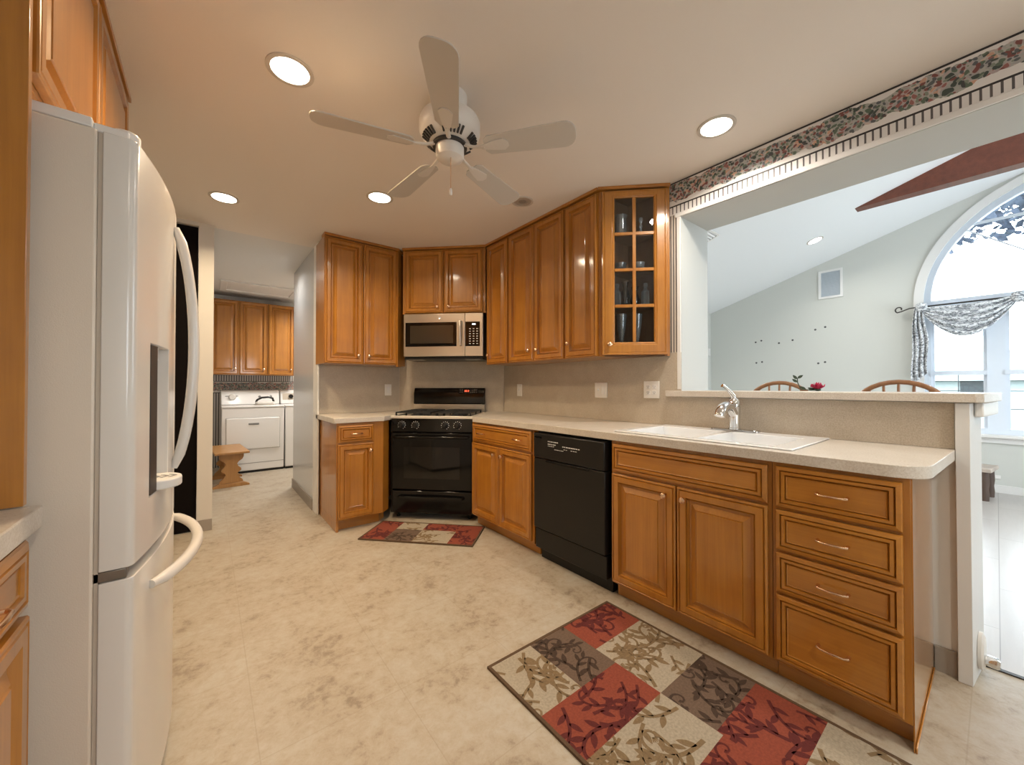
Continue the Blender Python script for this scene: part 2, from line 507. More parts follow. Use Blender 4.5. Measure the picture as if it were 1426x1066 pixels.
# dining room shell: ceiling climbs toward the camera side
def dz(y): return 2.435 + 0.315*(3.07 - y)
SL = B()
prof = [(3.3, dz(3.3)), (-3.1, dz(-3.1)), (-3.1, dz(-3.1)+0.1), (3.3, dz(3.3)+0.1)]
extrude_poly(SL, [(2.74, y, z) for y, z in prof], (4.3, 0, 0))
struct('ceiling_dining', SL, CEILD)
YC, ZC, RC = -0.73, 2.19, 1.30      # arched opening
hole = [(YC-RC, 0.62), (YC+RC, 0.62)] + [(YC+RC*cos(a), ZC+RC*sin(a)) for a in [pi*i/32 for i in range(33)]]
struct('wall_window', plate_bm([(-3.1, 0), (3.2, 0), (3.2, 2.7), (-3.1, 4.7)], [hole], 0.16, MX(6.84)), WALLD)
struct('wall_dining_left', bx(2.74, 6.84, 3.075, 3.2, 0, 2.6), WALLD)
struct('wall_dining_rear', plate_bm([(2.74, 0), (6.84, 0), (6.84, 4.6), (2.74, 4.6)], [rect(3.9, 6.1, 0.4, 2.6)], 0.12, MY(-3.1)), WALLD)
struct('wall_rear', plate_bm([(-1.05, 0), (2.376, 0), (2.376, CZ), (-1.05, CZ)], [rect(0.5, 1.5, 1.0, 2.1)], 0.12, MY(-2.5)), WALLK)
w2 = struct('window_rear_fill', plate_bm(rect(0.5, 1.5, 1.0, 2.1), [rect(0.56, 0.98, 1.06, 2.04), rect(1.02, 1.44, 1.06, 2.04)], 0.06, MY(-2.46)), TRIM)  # unseen window, added to let fill light into the kitchen
struct('pane', bx(0.55, 1.45, -2.435, -2.43, 1.05, 2.05), PANE, parent=w2)
w3 = struct('window_dining_fill', plate_bm(rect(3.9, 6.1, 0.4, 2.6), [rect(3.96, 4.97, 0.46, 2.54), rect(5.03, 6.04, 0.46, 2.54)], 0.06, MY(-3.06)), TRIM)  # unseen window, added large to brighten the dining room
struct('pane', bx(3.95, 6.05, -3.035, -3.03, 0.45, 2.55), PANE, parent=w3)
struct('baseboard_window', bx(6.826, 6.84, -3.0, 3.07, 0, 0.085), TRIM, bevel=0.003)
# pass-through casing: white edge bead + wallpaper strips
cas = B()
box(cas, 2.366, 2.376, -1.6, 1.285, 2.262, 2.286)
box(cas, 2.366, 2.376, 1.252, 1.276, 1.152, 2.262)
struct('trim_3', cas, TRIM, bevel=0.002)
struct('trim_4', bx(2.372, 2.376, -2.5, 1.325, 2.287, 2.498), PAPER)
struct('trim_5', bx(2.372, 2.376, 1.277, 1.325, 1.392, 2.286), PAPERS)
# end cap of the low wall
ec = B()
prism(ec, [(2.340, 0.105), (2.340, 0.066), (2.560, 0.042), (2.560, 0.105), (2.551, 0.105), (2.551, 0.0745), (2.3745, 0.0745), (2.3745, 0.105)], 0, 1.104)
struct('trim_6', ec, mat('post_trim_paint', (0.66, 0.66, 0.65), 0.4), bevel=0.002)
struct('baseboard_bar', bx(2.362, 2.374, 0.107, 0.168, 0, 0.10), BASEG)

# ---- big arched window
w1 = struct('window_1', plate_bm(
    [(YC-RC, 0.62), (YC+RC, 0.62)] + [(YC+RC*cos(a), ZC+RC*sin(a)) for a in [pi*i/32 for i in range(33)]],
    [rect(YC-0.665, -0.81+0.08, 0.70, 2.10) if False else rect(0.068, 0.49, 0.70, 2.11),
     rect(-0.66, -0.068, 0.70, 2.11), rect(-1.39, -0.80, 0.70, 2.11), rect(-1.95, -1.53, 0.70, 2.11),
     [(YC-RC+0.08, 2.21), (YC+RC-0.08, 2.21)] + [(YC+(RC-0.08)*cos(a), 2.21+(RC-0.10)*sin(a)) for a in [pi*i/32 for i in range(1, 32)]]],
    0.08, MX(6.90)), SASH)
arch = [(YC+1.36*cos(a), ZC+1.36*sin(a)) for a in [pi*i/40 for i in range(41)]]
archi = [(YC+1.275*cos(a), ZC+1.275*sin(a)) for a in [pi*i/40 for i in range(40, -1, -1)]]
cs = plate_bm([(YC+1.36, 0.58)] + arch + [(YC-1.36, 0.58), (YC-1.275, 0.58)] + archi + [(YC+1.275, 0.58)], [], 0.022, MX(6.817))
struct('window_casing', cs, TRIM, parent=w1)
struct('window_sill', bx(6.77, 6.90, YC-1.40, YC+1.40, 0.605, 0.635), TRIM, parent=w1, bevel=0.004)
struct('window_apron', bx(6.815, 6.838, YC-1.36, YC+1.36, 0.545, 0.604), TRIM, parent=w1)
struct('pane', plate_bm([(YC-RC+.02, 0.66), (YC+RC-.02, 0.66)] + [(YC+(RC-.02)*cos(a), ZC+(RC-.02)*sin(a)) for a in [pi*i/32 for i in range(33)]], [], 0.004, MX(6.945)), PANE, parent=w1)
rails = B()
for y0, y1 in ((0.068, 0.49), (-0.66, -0.068), (-1.39, -0.80), (-1.95, -1.53)):
    box(rails, 6.885, 6.93, y0-0.01, y1+0.01, 1.305, 1.355)
    box(rails, 6.915, 6.93, y0-0.01, y0+0.025, 0.70, 2.11); box(rails, 6.915, 6.93, y1-0.025, y1+0.01, 0.70, 2.11)
struct('meeting_rail', rails, SASH, parent=w1)
munt = B()
for y0, y1 in ((0.068, 0.49), (-0.66, -0.068)):
    box(munt, 6.926, 6.934, (y0+y1)/2-0.004, (y0+y1)/2+0.004, 0.70, 1.31)
    for zz in (0.92, 1.12):
        box(munt, 6.926, 6.934, y0, y1, zz-0.004, zz+0.004)
struct('muntin', munt, mat('dark_muntin', (0.18, 0.2, 0.22), 0.5), parent=w1)
fanl = B()
box(fanl, 6.922, 6.94, YC-1.0, YC+1.0, 3.035, 3.065)
for a in (40, 65, 115, 140):
    tube(fanl, [(6.93, YC+0.3*cos(radians(a)), 2.21+0.3*sin(radians(a))), (6.93, YC+1.25*cos(radians(a)), 2.21+1.25*sin(radians(a)))], 0.008, 6)
struct('muntin', fanl, SASH, parent=w1)

# ------------------------------------------------------------------ cabinet parts
def rings_panel(bm, x0, x1, z0, z1, prof):
    """concentric mitred rings; prof = [(inset, outward)], outward is toward -y; closes front and back"""
    rings = []
    for ins, d in prof:
        rings.append([bm.verts.new(p) for p in ((x0+ins, -d, z0+ins), (x1-ins, -d, z0+ins), (x1-ins, -d, z1-ins), (x0+ins, -d, z1-ins))])
    for A, Bq in zip(rings, rings[1:]):
        for i in range(4):
            bm.faces.new((A[i], A[(i+1) % 4], Bq[(i+1) % 4], Bq[i]))
    bm.faces.new(rings[0]); bm.faces.new(rings[-1])
    return bm
DOORP = [(0, 0.001), (0, 0.017), (0.003, 0.0205), (0.008, 0.0215), (0.0125, 0.0150), (0.0160, 0.0215), (0.042, 0.0215), (0.045, 0.0130), (0.049, 0.0180), (0.0535, 0.0050), (0.064, 0.0050), (0.088, 0.0185), (0.0915, 0.0165), (0.0935, 0.0206)]
DRAWP = [(0, 0.001), (0, 0.014), (0.004, 0.018), (0.016, 0.0215), (0.0195, 0.0125), (0.0230, 0.0205), (0.033, 0.0205), (0.0370, 0.0110), (0.041, 0.0170), (0.0440, 0.0150)]
def scaled(prof, s): return [(a*s, b) for a, b in prof]

def door(parent, x0, x1, z0, z1, knob=None, m=None, label=None):
    w = min(x1-x0, z1-z0)
    s = min(1.0, w*0.42/0.093)
    d = obj('door', rings_panel(B(), x0, x1, z0, z1, scaled(DOORP, s)), m or WOOD, parent, smooth=False)
    if knob:
        kx, kz = knob
        obj('knob', knob_bm(kx, kz), BRASS, d)
    return d

def knob_bm(kx, kz):
    return lathe(B(), [(0.0055, -0.020), (0.0055, -0.030), (0.012, -0.034), (0.0155, -0.040), (0.0145, -0.046), (0.009, -0.050), (0.002, -0.0515)], (kx, 0, kz), 16, 'Y')

def pull_bm(cx, z, w=0.085):
    b = B()
    y = -0.0185
    pts = [(cx-w/2, y, z), (cx-w/2, y-0.018, z), (cx-w/2+0.010, y-0.026, z), (cx, y-0.028, z), (cx+w/2-0.010, y-0.026, z), (cx+w/2, y-0.018, z), (cx+w/2, y, z)]
    tube(b, pts, [0.006, 0.0045, 0.004, 0.0045, 0.004, 0.0045, 0.006], 10)
    return b

def drawer(parent, x0, x1, z0, z1, pulls=(), s=1.0, name='drawer'):
    d = obj(name, rings_panel(B(), x0, x1, z0, z1, scaled(DRAWP, s)), WOODH, parent, smooth=False)
    for px in pulls:
        obj('pull_handle', pull_bm(px, (z0+z1)/2), BRASS, d)
    return d

def base_body(parent, w, depth=0.58, h=0.872, sides=True):
    b = B()
    box(b, 0, w, 0.0, depth, 0.085, h)
    obj('body', b, WOOD, parent, bevel=0.0015)
    obj('toe_kick', bx(0.0, w, 0.055, depth, 0.0, 0.084), WOODH, parent)

RR = radians(-90); RL = radians(90); RD = radians(-45)
XF = 1.772
# -- three base cabinets of the sink run (fronts face the camera side)
c = thing('base_cabinet', 'honey maple base cabinet between stove and dishwasher, one drawer over two doors', 'cabinet', (XF, 2.775, 0), RR, 'base cabinets of the sink run')
base_body(c, 0.790)
drawer(c, 0.020, 0.772, 0.715, 0.858, (0.16, 0.63))
door(c, 0.020, 0.393, 0.100, 0.700, (0.345, 0.640))
door(c, 0.399, 0.772, 0.100, 0.700, (0.447, 0.640))

c = thing('sink_base_cabinet', 'honey maple sink cabinet right of dishwasher, two doors under a long blank panel', 'cabinet', (XF, 1.338, 0), RR, 'base cabinets of the sink run')
b = B()
box(b, 0, 0.016, 0.002, 0.58, 0.085, 0.872); box(b, 0.760, 0.776, 0.002, 0.58, 0.085, 0.872)
box(b, 0.016, 0.760, 0.002, 0.58, 0.085, 0.102); box(b, 0.016, 0.760, 0.564, 0.58, 0.102, 0.872)
box(b, 0.016, 0.760, 0.0, 0.018, 0.102, 0.872)
obj('body', b, WOOD, c)
obj('toe_kick', bx(0.0, 0.776, 0.055, 0.58, 0.0, 0.084), WOODH, c)
drawer(c, 0.012, 0.764, 0.705, 0.855, (), 1.0, 'false_drawer_front')
door(c, 0.012, 0.380, 0.100, 0.692, (0.330, 0.640))
door(c, 0.388, 0.764, 0.100, 0.692, (0.425, 0.640))

c = thing('drawer_cabinet', 'honey maple cabinet of four drawers at the open end of the peninsula', 'cabinet', (XF, 0.560, 0), RR, 'base cabinets of the sink run')
base_body(c, 0.386)
zs = [(0.100, 0.355), (0.367, 0.520), (0.532, 0.687), (0.699, 0.858)]
for z0, z1 in zs:
    drawer(c, 0.014, 0.368, z0, z1, (0.191,), 0.9)
obj('end_panel', bx(0.3863, 0.3895, 0.0005, 0.58, 0.001, 0.872), WOODG, c)
obj('shoe_moulding', bx(0.3897, 0.395, 0.002, 0.57, 0.0, 0.020), WOODG, c, bevel=0.002)

# -- left base cabinet beside the stove
c = thing('base_cabinet', 'honey maple base cabinet left of the stove, one small drawer over one door', 'cabinet', (0.812, 3.29, 0), 0)
b = B()
prism(b, [(0, 0), (0.378, 0), (0.455, 0.077), (0.455, 0.30), (0.70, 0.545), (0.62, 0.61), (0, 0.61)], 0.085, 0.872)
obj('body', b, WOOD, c, bevel=0.0015)
b = B()
prism(b, [(0, 0.0), (0.018, 0.0), (0.018, 0.055), (0.36, 0.055), (0.43, 0.125), (0.43, 0.60), (0, 0.60)], 0.0, 0.084)
obj('toe_kick', b, WOODH, c)
drawer(c, 0.010, 0.292, 0.715, 0.855, (0.151,))
door(c, 0.010, 0.292, 0.100, 0.700, (0.262, 0.640))

# -- near left base cabinet
c = thing('base_cabinet', 'honey maple base cabinet with drawer over door at the left edge, near the refrigerator', 'cabinet', (-0.30, 0.78, 0), RL)
base_body(c, 0.455)
drawer(c, 0.010, 0.445, 0.722, 0.858, (0.22,))
door(c, 0.010, 0.445, 0.100, 0.706, (0.06, 0.64))

# -- upper cabinets
UB, UT = 1.372, 2.478
def upper_body(parent, w, depth, z0=UB, z1=UT):
    obj('body', bx(0, w, 0.0, depth, z0, z1), WOOD, parent, bevel=0.0015)
    obj('crown_strip', bx(-0.004, w+0.004, -0.026, 0.02, z1+0.001, CZ-0.001), WOODH, parent, bevel=0.002)

c = thing('wall_cabinet', 'tall honey maple wall cabinet with two doors left of the microwave', 'cabinet', (0.782, 3.592, 0), 0)
b = B(); prism(b, [(0, 0), (0.648, 0), (0.715, -0.062) if False else (0.712, 0.066), (0.79, 0.145), (0.80, 0.318), (0, 0.318)], UB, UT)
obj('body', b, WOOD, c, bevel=0.0015)
obj('crown_strip', prism(B(), [(-0.004, -0.026), (0.655, -0.026), (0.73, 0.05), (0.70, 0.08), (-0.004, 0.08)], UT+0.001, CZ-0.001), WOODH, c)
obj('filler', extrude_poly(B(), [(0.6485, -0.0215, UB-0.012), (0.708, 0.0375, UB-0.012), (0.708, 0.0375, UT), (0.6485, -0.0215, UT)], (-0.014, 0.014, 0)), WOOD, c)
door(c, 0.006, 0.324, UB+0.004, UT-0.012, (0.280, UB+0.075))
door(c, 0.330, 0.644, UB+0.004, UT-0.012, (0.374, UB+0.075))

# diagonal cabinet over the microwave: local origin at centre of its face, face plane X+Y = 5.02
def dpt(s, q):   # s along the diagonal, q = X+Y
    d = s*sqrt(2)
    return ((q+d)/2, (q-d)/2, 0)
c = thing('wall_cabinet', 'short honey maple corner cabinet with two doors above the microwave', 'cabinet', dpt(-1.065, 5.02), RD)
obj('body', bx(-0.405, 0.405, 0, 0.312, 1.865, UT), WOOD, c, bevel=0.0015)
obj('crown_strip', bx(-0.405, 0.405, -0.024, 0.02, UT+0.001, CZ-0.001), WOODH, c, bevel=0.002)
door(c, -0.378, -0.004, 1.872, UT-0.012, (-0.055, 1.925))
door(c, 0.004, 0.378, 1.872, UT-0.012, (0.055, 1.925))

XU = 2.050
def upper_right(name_label, yl, w, doors):
    c = thing('wall_cabinet', name_label, 'cabinet', (XU, yl, 0), RR, 'wall cabinets above the sink run')
    upper_body(c, w, 0.318)
    for (a, bq, k) in doors:
        door(c, a, bq, UB+0.004, UT-0.012, k)
    return c
upper_right('narrow single-door honey maple wall cabinet right beside the microwave', 2.962, 0.340, [(0.020, 0.330, (0.060, UB+0.085))])
upper_right('two-door honey maple wall cabinet, middle of the run right of the microwave', 2.621, 0.668, [(0.008, 0.331, (0.285, UB+0.085)), (0.337, 0.660, (0.383, UB+0.085))])
upper_right('single-door honey maple wall cabinet next to the glass-fronted cabinet', 1.952, 0.303, [(0.006, 0.292, (0.046, UB+0.105))])

# -- angled glass-door cabinet at the end of the run
c = thing('display_cabinet', 'angled honey maple wall cabinet with eight-pane glass door and crystal inside', 'cabinet', (2.052, 1.646, 0), RD)
FW = 0.449
b = B()
tri = [(0.006, 0.0), (FW-0.004, 0.0), (FW-0.004, 0.004), (FW/2, FW/2-0.006), (0.006, 0.006)]
for z0, z1 in ((UB, UB+0.018), (UT-0.018, UT)):
    prism(b, tri, z0, z1)
def slab(b, p, q, t, z0, z1):
    p = Vector((*p, 0)); q = Vector((*q, 0)); n = (q-p).cross(Vector((0, 0, 1))).normalized()*t
    extrude_poly(b, [(p.x, p.y, z0), (q.x, q.y, z0), (q.x, q.y, z1), (p.x, p.y, z1)], n)
slab(b, (0.006, 0.006), (FW/2, FW/2-0.006), 0.010, UB+0.019, UT-0.019)
slab(b, (FW/2, FW/2-0.006), (FW-0.006, 0.006), 0.010, UB+0.019, UT-0.019)
box(b, 0.002, 0.036, 0, 0.012, UB, UT); box(b, FW-0.034, FW, 0, 0.012, UB, UT)
box(b, 0.036, FW-0.034, 0, 0.012, UT-0.045, UT); box(b, 0.036, FW-0.034, 0, 0.012, UB, UB+0.03)
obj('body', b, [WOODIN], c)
b = B()
box(b, -0.001, 0.034, -0.003, -0.0005, UB-0.002, UT); box(b, FW-0.032, FW+0.002, -0.003, -0.0005, UB-0.002, UT)
obj('face_frame', b, WOOD, c, bevel=0.001)
obj('crown_strip', bx(-0.012, FW+0.003, -0.026, 0.01, UT+0.001, CZ-0.001), WOODH, c, bevel=0.002)
GX0, GX1, GZ0, GZ1 = 0.096, 0.348, 1.462, 2.420
DX0, DX1, DZ0, DZ1 = 0.014, FW-0.016, UB+0.006, UT-0.012
# door frame with mitred stepped profile around the glass
def frame_bm(x0, x1, z0, z1, gx0, gx1, gz0, gz1):
    bm = B()
    prof = [(0.0, -0.0035), (0.0, 0.017), (0.05, 0.0215), (0.15, 0.0215), (0.19, 0.0185), (0.23, 0.0215), (0.78, 0.0215), (0.84, 0.017), (0.90, 0.019), (1.0, 0.012), (1.0, -0.0035)]
    rings = []
    for t, d in prof:
        X0 = x0+(gx0-x0)*t; X1 = x1+(gx1-x1)*t; Z0 = z0+(gz0-z0)*t; Z1 = z1+(gz1-z1)*t
        rings.append([bm.verts.new(p) for p in ((X0, -d-0.004, Z0), (X1, -d-0.004, Z0), (X1, -d-0.004, Z1), (X0, -d-0.004, Z1))])
    rings.append(rings[0])
    for A, Bq in zip(rings, rings[1:]):
        for i in range(4):
            bm.faces.new((A[i], A[(i+1) % 4], Bq[(i+1) % 4], Bq[i]))
    return bm
gd = obj('door', frame_bm(DX0, DX1, DZ0, DZ1, GX0, GX1, GZ0, GZ1), WOOD, c, smooth=False)
b = B()
gm = (GX0+GX1)/2
box(b, gm-0.011, gm+0.011, -0.021, -0.008, GZ0, GZ1)
GZS = [GZ0+(GZ1-GZ0)*i/4 for i in range(5)]
for zz in GZS[1:4]:
    box(b, GX0, GX1, -0.020, -0.0085, zz-0.010, zz+0.010)
obj('muntin', b, WOOD, gd, bevel=0.002)
obj('glass_pane', bx(GX0-0.004, GX1+0.004, -0.0075, -0.0045, GZ0-0.004, GZ1+0.004), PANE, gd)
obj('knob', xform(knob_bm(0.060, UB+0.075), Matrix.Translation((0, -0.004, 0))), BRASS, gd)
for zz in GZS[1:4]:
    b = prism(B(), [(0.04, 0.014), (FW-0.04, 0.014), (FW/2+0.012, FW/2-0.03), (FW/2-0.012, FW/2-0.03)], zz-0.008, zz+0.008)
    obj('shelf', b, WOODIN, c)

# crystal inside (things of their own)
MD = Matrix.Translation((2.052, 1.646, 0)) @ Matrix.Rotation(RD, 4, 'Z')
def glassware(name, prof, x, y, z, label, m=CRYSTAL, n=14):
    p = MD @ Vector((x, y, z))
    o = obj(name, lathe(B(), prof, (0, 0, 0), n), m)
    o.location = p
    tag(o, label, 'glassware', 'crystal in the glass-door cabinet')
S0, S1, S2, S3 = UB+0.019, GZS[1]+0.009, GZS[2]+0.009, GZS[3]+0.009
flute = [(0.026, 0), (0.026, 0.004), (0.006, 0.010), (0.005, 0.05), (0.010, 0.07), (0.022, 0.13), (0.032, 0.215), (0.030, 0.215), (0.020, 0.13), (0.006, 0.075)]
glassware('crystal_flute', [(r*1.15, z*1.25) for r, z in flute], 0.155, 0.07, S0, 'tall trumpet crystal flute on the left of the bottom shelf in the glass-door cabinet')
glassware('crystal_flute', [(r*1.1, z*1.25) for r, z in flute], 0.258, 0.07, S0, 'tall trumpet crystal flute on the right of the bottom shelf in the glass-door cabinet')
bott = [(0.026, 0), (0.027, 0.01), (0.027, 0.10), (0.012, 0.115), (0.010, 0.13), (0.016, 0.135), (0.014, 0.155), (0.003, 0.16)]
glassware('crystal_decanter', bott, 0.122, 0.055, S1, 'square cut decanter with stopper, leftmost on the second shelf up in the glass-door cabinet', n=8)
glassware('crystal_decanter', bott, 0.310, 0.055, S1, 'square cut decanter with stopper, rightmost on the second shelf up in the glass-door cabinet', n=8)
vase = [(0.020, 0), (0.030, 0.03), (0.034, 0.07), (0.020, 0.12), (0.016, 0.14), (0.026, 0.18), (0.024, 0.18), (0.014, 0.14), (0.03, 0.07)]
glassware('crystal_vase', vase, 0.185, 0.10, S1, 'dark smoked vase left of centre between two decanters in the glass-door cabinet', SMOKE)
glassware('crystal_vase', [(r*1.0, z*0.8) for r, z in vase], 0.250, 0.10, S1, 'dark smoked vase right of centre between two decanters in the glass-door cabinet', SMOKE)
bowl = [(0.018, 0), (0.020, 0.006), (0.036, 0.03), (0.042, 0.06), (0.040, 0.06), (0.034, 0.032), (0.006, 0.008)]
glassware('crystal_bowl', bowl, 0.150, 0.075, S2, 'round crystal bowl on the left of the third shelf up in the glass-door cabinet')
glassware('crystal_bowl', bowl, 0.270, 0.075, S2, 'round crystal bowl on the right of the third shelf up in the glass-door cabinet')
glassware('crystal_pitcher', [(0.032, 0), (0.034, 0.01), (0.040, 0.06), (0.034, 0.12), (0.042, 0.15), (0.040, 0.15), (0.032, 0.12), (0.037, 0.06)], 0.155, 0.080, S3, 'wide crystal pitcher on the left of the top shelf in the glass-door cabinet')
glassware('crystal_candlestick', [(0.026, 0), (0.024, 0.008), (0.007, 0.02), (0.012, 0.035), (0.006, 0.05), (0.012, 0.07), (0.006, 0.09), (0.014, 0.11), (0.012, 0.13)], 0.285, 0.075, S3, 'beaded crystal candlestick on the right of the top shelf in the glass-door cabinet')

# -- refrigerator surround
tag(obj('surround_panel', bx(-0.94, -0.297, 1.252, 1.272, 0.9215, 2.498), WOOD, bevel=0.0015), 'tall honey maple side panel standing on the left counter against the refrigerator', 'panel')
c = thing('bridge_cabinet', 'honey maple two-door cabinet over the refrigerator, reaching the ceiling', 'cabinet', (-0.312, 1.274, 0), RL)
obj('body', bx(0, 1.20, 0.0, 0.60, 1.832, 2.478), WOOD, c, bevel=0.0015)
obj('crown_strip', bx(0, 1.20, -0.028, 0.02, 2.479, 2.499), WOODH, c, bevel=0.002)
door(c, 0.012, 0.592, 1.850, 2.466)
door(c, 0.598, 1.188, 1.850, 2.466)

# ------------------------------------------------------------------ worktops and splashbacks
CT0, CT1 = 0.874, 0.915
poly = [(1.744, 2.735), (1.744, 0.235)]
for i in range(7):
    a = pi + (pi/2)*i/6
    poly.append((1.844+0.10*cos(a), 0.235+0.105*sin(a)))
poly += [(2.336, 0.106), (2.336, 0.10) if False else (2.368, 0.1065), (2.368, 3.115), (2.240, 3.243), (1.812, 2.803)]
# sink cut-out as a hole
SX0, SX1, SY0, SY1 = 1.800, 2.345, 0.500, 1.345
hole = [(SX0+0.02, SY0+0.02), (SX1-0.02, SY0+0.02), (SX1-0.02, SY1-0.02), (SX0+0.02, SY1-0.02)]
tag(obj('countertop', plate_bm(poly, [hole], CT1-CT0, Matrix.Translation((0, 0, CT0))), COUNTER, bevel=0.003), 'long beige laminate countertop with rounded end holding the white sink', 'countertop')
poly = [(0.786, 3.908), (0.786, 3.272), (0.795, 3.264), (1.190, 3.264), (1.265, 3.339), (1.700, 3.774), (1.582, 3.908)]
tag(obj('countertop', prism(B(), poly, CT0, CT1), COUNTER, bevel=0.003), 'short beige laminate countertop left of the stove', 'countertop')
tag(obj('countertop', bx(-0.94, -0.272, 0.30, 1.262, CT0, CT1+0.004), COUNTER, bevel=0.003), 'beige laminate countertop end at the left edge, touching the refrigerator', 'countertop')
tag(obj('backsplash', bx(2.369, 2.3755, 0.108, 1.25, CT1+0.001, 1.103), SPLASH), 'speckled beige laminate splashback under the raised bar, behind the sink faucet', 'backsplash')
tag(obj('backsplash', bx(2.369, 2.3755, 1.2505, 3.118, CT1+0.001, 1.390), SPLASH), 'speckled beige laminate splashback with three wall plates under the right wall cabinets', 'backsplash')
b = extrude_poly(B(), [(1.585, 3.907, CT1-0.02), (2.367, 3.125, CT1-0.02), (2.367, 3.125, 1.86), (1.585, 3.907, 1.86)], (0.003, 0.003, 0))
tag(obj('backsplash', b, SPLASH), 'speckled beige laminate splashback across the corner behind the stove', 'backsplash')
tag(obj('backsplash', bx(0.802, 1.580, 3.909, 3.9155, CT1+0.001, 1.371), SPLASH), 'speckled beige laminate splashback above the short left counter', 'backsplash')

# raised bar ledge
poly = [(2.326, 1.335), (2.326, 0.050), (2.345, 0.030), (2.50, 0.010), (2.70, -0.012), (2.80, -0.014), (2.80, 1.249), (2.372, 1.249), (2.372, 1.335)]
tag(obj('bar_ledge', prism(B(), poly, 1.1065, 1.143), COUNTER, bevel=0.003), 'raised beige laminate bar ledge on the half wall behind the sink', 'bar ledge')
b = prism(B(), [(2.41, 0.0575), (2.41, 0.032), (2.76, -0.004), (2.76, 0.0195)], 1.047, 1.106)
tag(obj('corbel', b, TRIM, bevel=0.006), 'short white bracket under the open end of the bar ledge', 'bracket')

# ------------------------------------------------------------------ sink and faucet
s = thing('kitchen_sink', 'white double-bowl drop-in sink in the long countertop', 'sink', (0, 0, 0))
RZ = CT1+0.001
basins = [(SX0+0.045, SX1-0.115, SY0+0.075, 0.895), (SX0+0.045, SX1-0.115, 0.925, SY1-0.05)]
b = plate_bm(rect(SX0, SX1, SY0, SY1), [rect(x0, x1, y0, y1) for x0, x1, y0, y1 in basins], 0.0075, Matrix.Translation((0, 0, RZ)))
obj('rim', b, SINKW, s, bevel=0.005, seg=3)
for x0, x1, y0, y1 in basins:
    b = B()
    prof = [(0.001, RZ+0.006), (0.003, RZ-0.02), (0.012, RZ-0.15), (0.03, RZ-0.175)]
    rs = []
    for ins, z in prof:
        rs.append([b.verts.new(p) for p in ((x0-0.001+ins, y0-0.001+ins, z), (x1+0.001-ins, y0-0.001+ins, z), (x1+0.001-ins, y1+0.001-ins, z), (x0-0.001+ins, y1+0.001-ins, z))])
    for A, Bq in zip(rs, rs[1:]):
        for i in range(4): b.faces.new((A[i], A[(i+1) % 4], Bq[(i+1) % 4], Bq[i]))
    b.faces.new(rs[-1])
    bo = obj('bowl', b, SINKW, s)
    obj('drain', lathe(B(), [(0.04, 0), (0.038, 0.004), (0.02, 0.002)], ((x0+x1)/2, (y0+y1)/2, RZ-0.1745), 20), CHROME, bo)
f = thing('faucet', 'chrome single-lever faucet on a long base plate behind the sink', 'faucet', (2.292, 0.905, RZ+0.008), 0)
obj('base_plate', prism(B(), [(0.026*cos(a)*1.0, (0.10 if sin(a) >= 0 else -0.10)+0.026*sin(a)) for a in [2*pi*i/24 for i in range(24)]], 0, 0.010), mat('dull_metal_plate', (0.42, 0.41, 0.40), 0.15, 1.0), f, bevel=0.002)
obj('body', lathe(B(), [(0.031, 0.0102), (0.031, 0.018), (0.027, 0.02), (0.027, 0.03), (0.029, 0.08), (0.031, 0.125), (0.0315, 0.135), (0.0285, 0.137), (0.0285, 0.141), (0.031, 0.143), (0.029, 0.16), (0.022, 0.175), (0.012, 0.181)], (0, 0, 0), 28), CHROME, f)
pts = [(-0.018, 0.0, 0.095), (-0.05, 0.004, 0.132), (-0.085, 0.008, 0.142), (-0.12, 0.012, 0.13), (-0.145, 0.014, 0.105), (-0.152, 0.015, 0.088)]
obj('spout', tube(B(), pts, [0.026, 0.025, 0.025, 0.027, 0.029, 0.026], 16), CHROME, f)
obj('lever', tube(B(), [(0.0, 0, 0.172), (-0.008, 0.004, 0.195), (-0.028, 0.016, 0.222), (-0.052, 0.03, 0.246), (-0.064, 0.037, 0.252)], [0.016, 0.013, 0.010, 0.009, 0.011], 12, sy=0.8), CHROME, f)

# ------------------------------------------------------------------ dishwasher
d = thing('dishwasher', 'black built-in dishwasher between the two-door base cabinet and the sink cabinet', 'dishwasher', (1.752, 1.975, 0), RR)
obj('tub', bx(0.004, 0.628, 0.045, 0.58, 0.10, 0.868), BLACKS, d)
obj('door', bx(0.020, 0.612, -0.012, 0.044, 0.225, 0.690), BLACKS, d, bevel=0.004)
pn = obj('control_panel', bx(0.020, 0.612, -0.016, 0.044, 0.694, 0.858), BLACKS, d, bevel=0.006)
b = B()
random.seed(3)
for row, z, xs in ((0, 0.810, (0.16, 0.25)), (1, 0.793, (0.16, 0.23)), (2, 0.782, (0.16, 0.215)), (3, 0.790, (0.29, 0.42)), (4, 0.775, (0.30, 0.33)), (5, 0.775, (0.36, 0.41)), (6, 0.765, (0.22, 0.30))):
    x = xs[0]
    while x < xs[1]:
        w = random.uniform(0.006, 0.014); h = 0.0035 if row in (2, 4, 5, 6) else 0.006
        box(b, x, x+w, -0.0168, -0.0161, z, z+h); x += w+random.uniform(0.002, 0.006)
obj('panel_print', b, MARKS, pn)
obj('door_latch', bx(0.035, 0.10, -0.019, -0.0162, 0.826, 0.838), BLACK, pn)
obj('handle_recess', bx(0.14, 0.50, -0.0170, -0.0121, 0.676, 0.688), BLACK, d)
obj('access_panel', bx(0.020, 0.612, 0.004, 0.044, 0.085, 0.216), BLACKS, d, bevel=0.003)
obj('toe_panel', bx(0.020, 0.612, 0.060, 0.10, 0.0, 0.082), BLACKS, d)

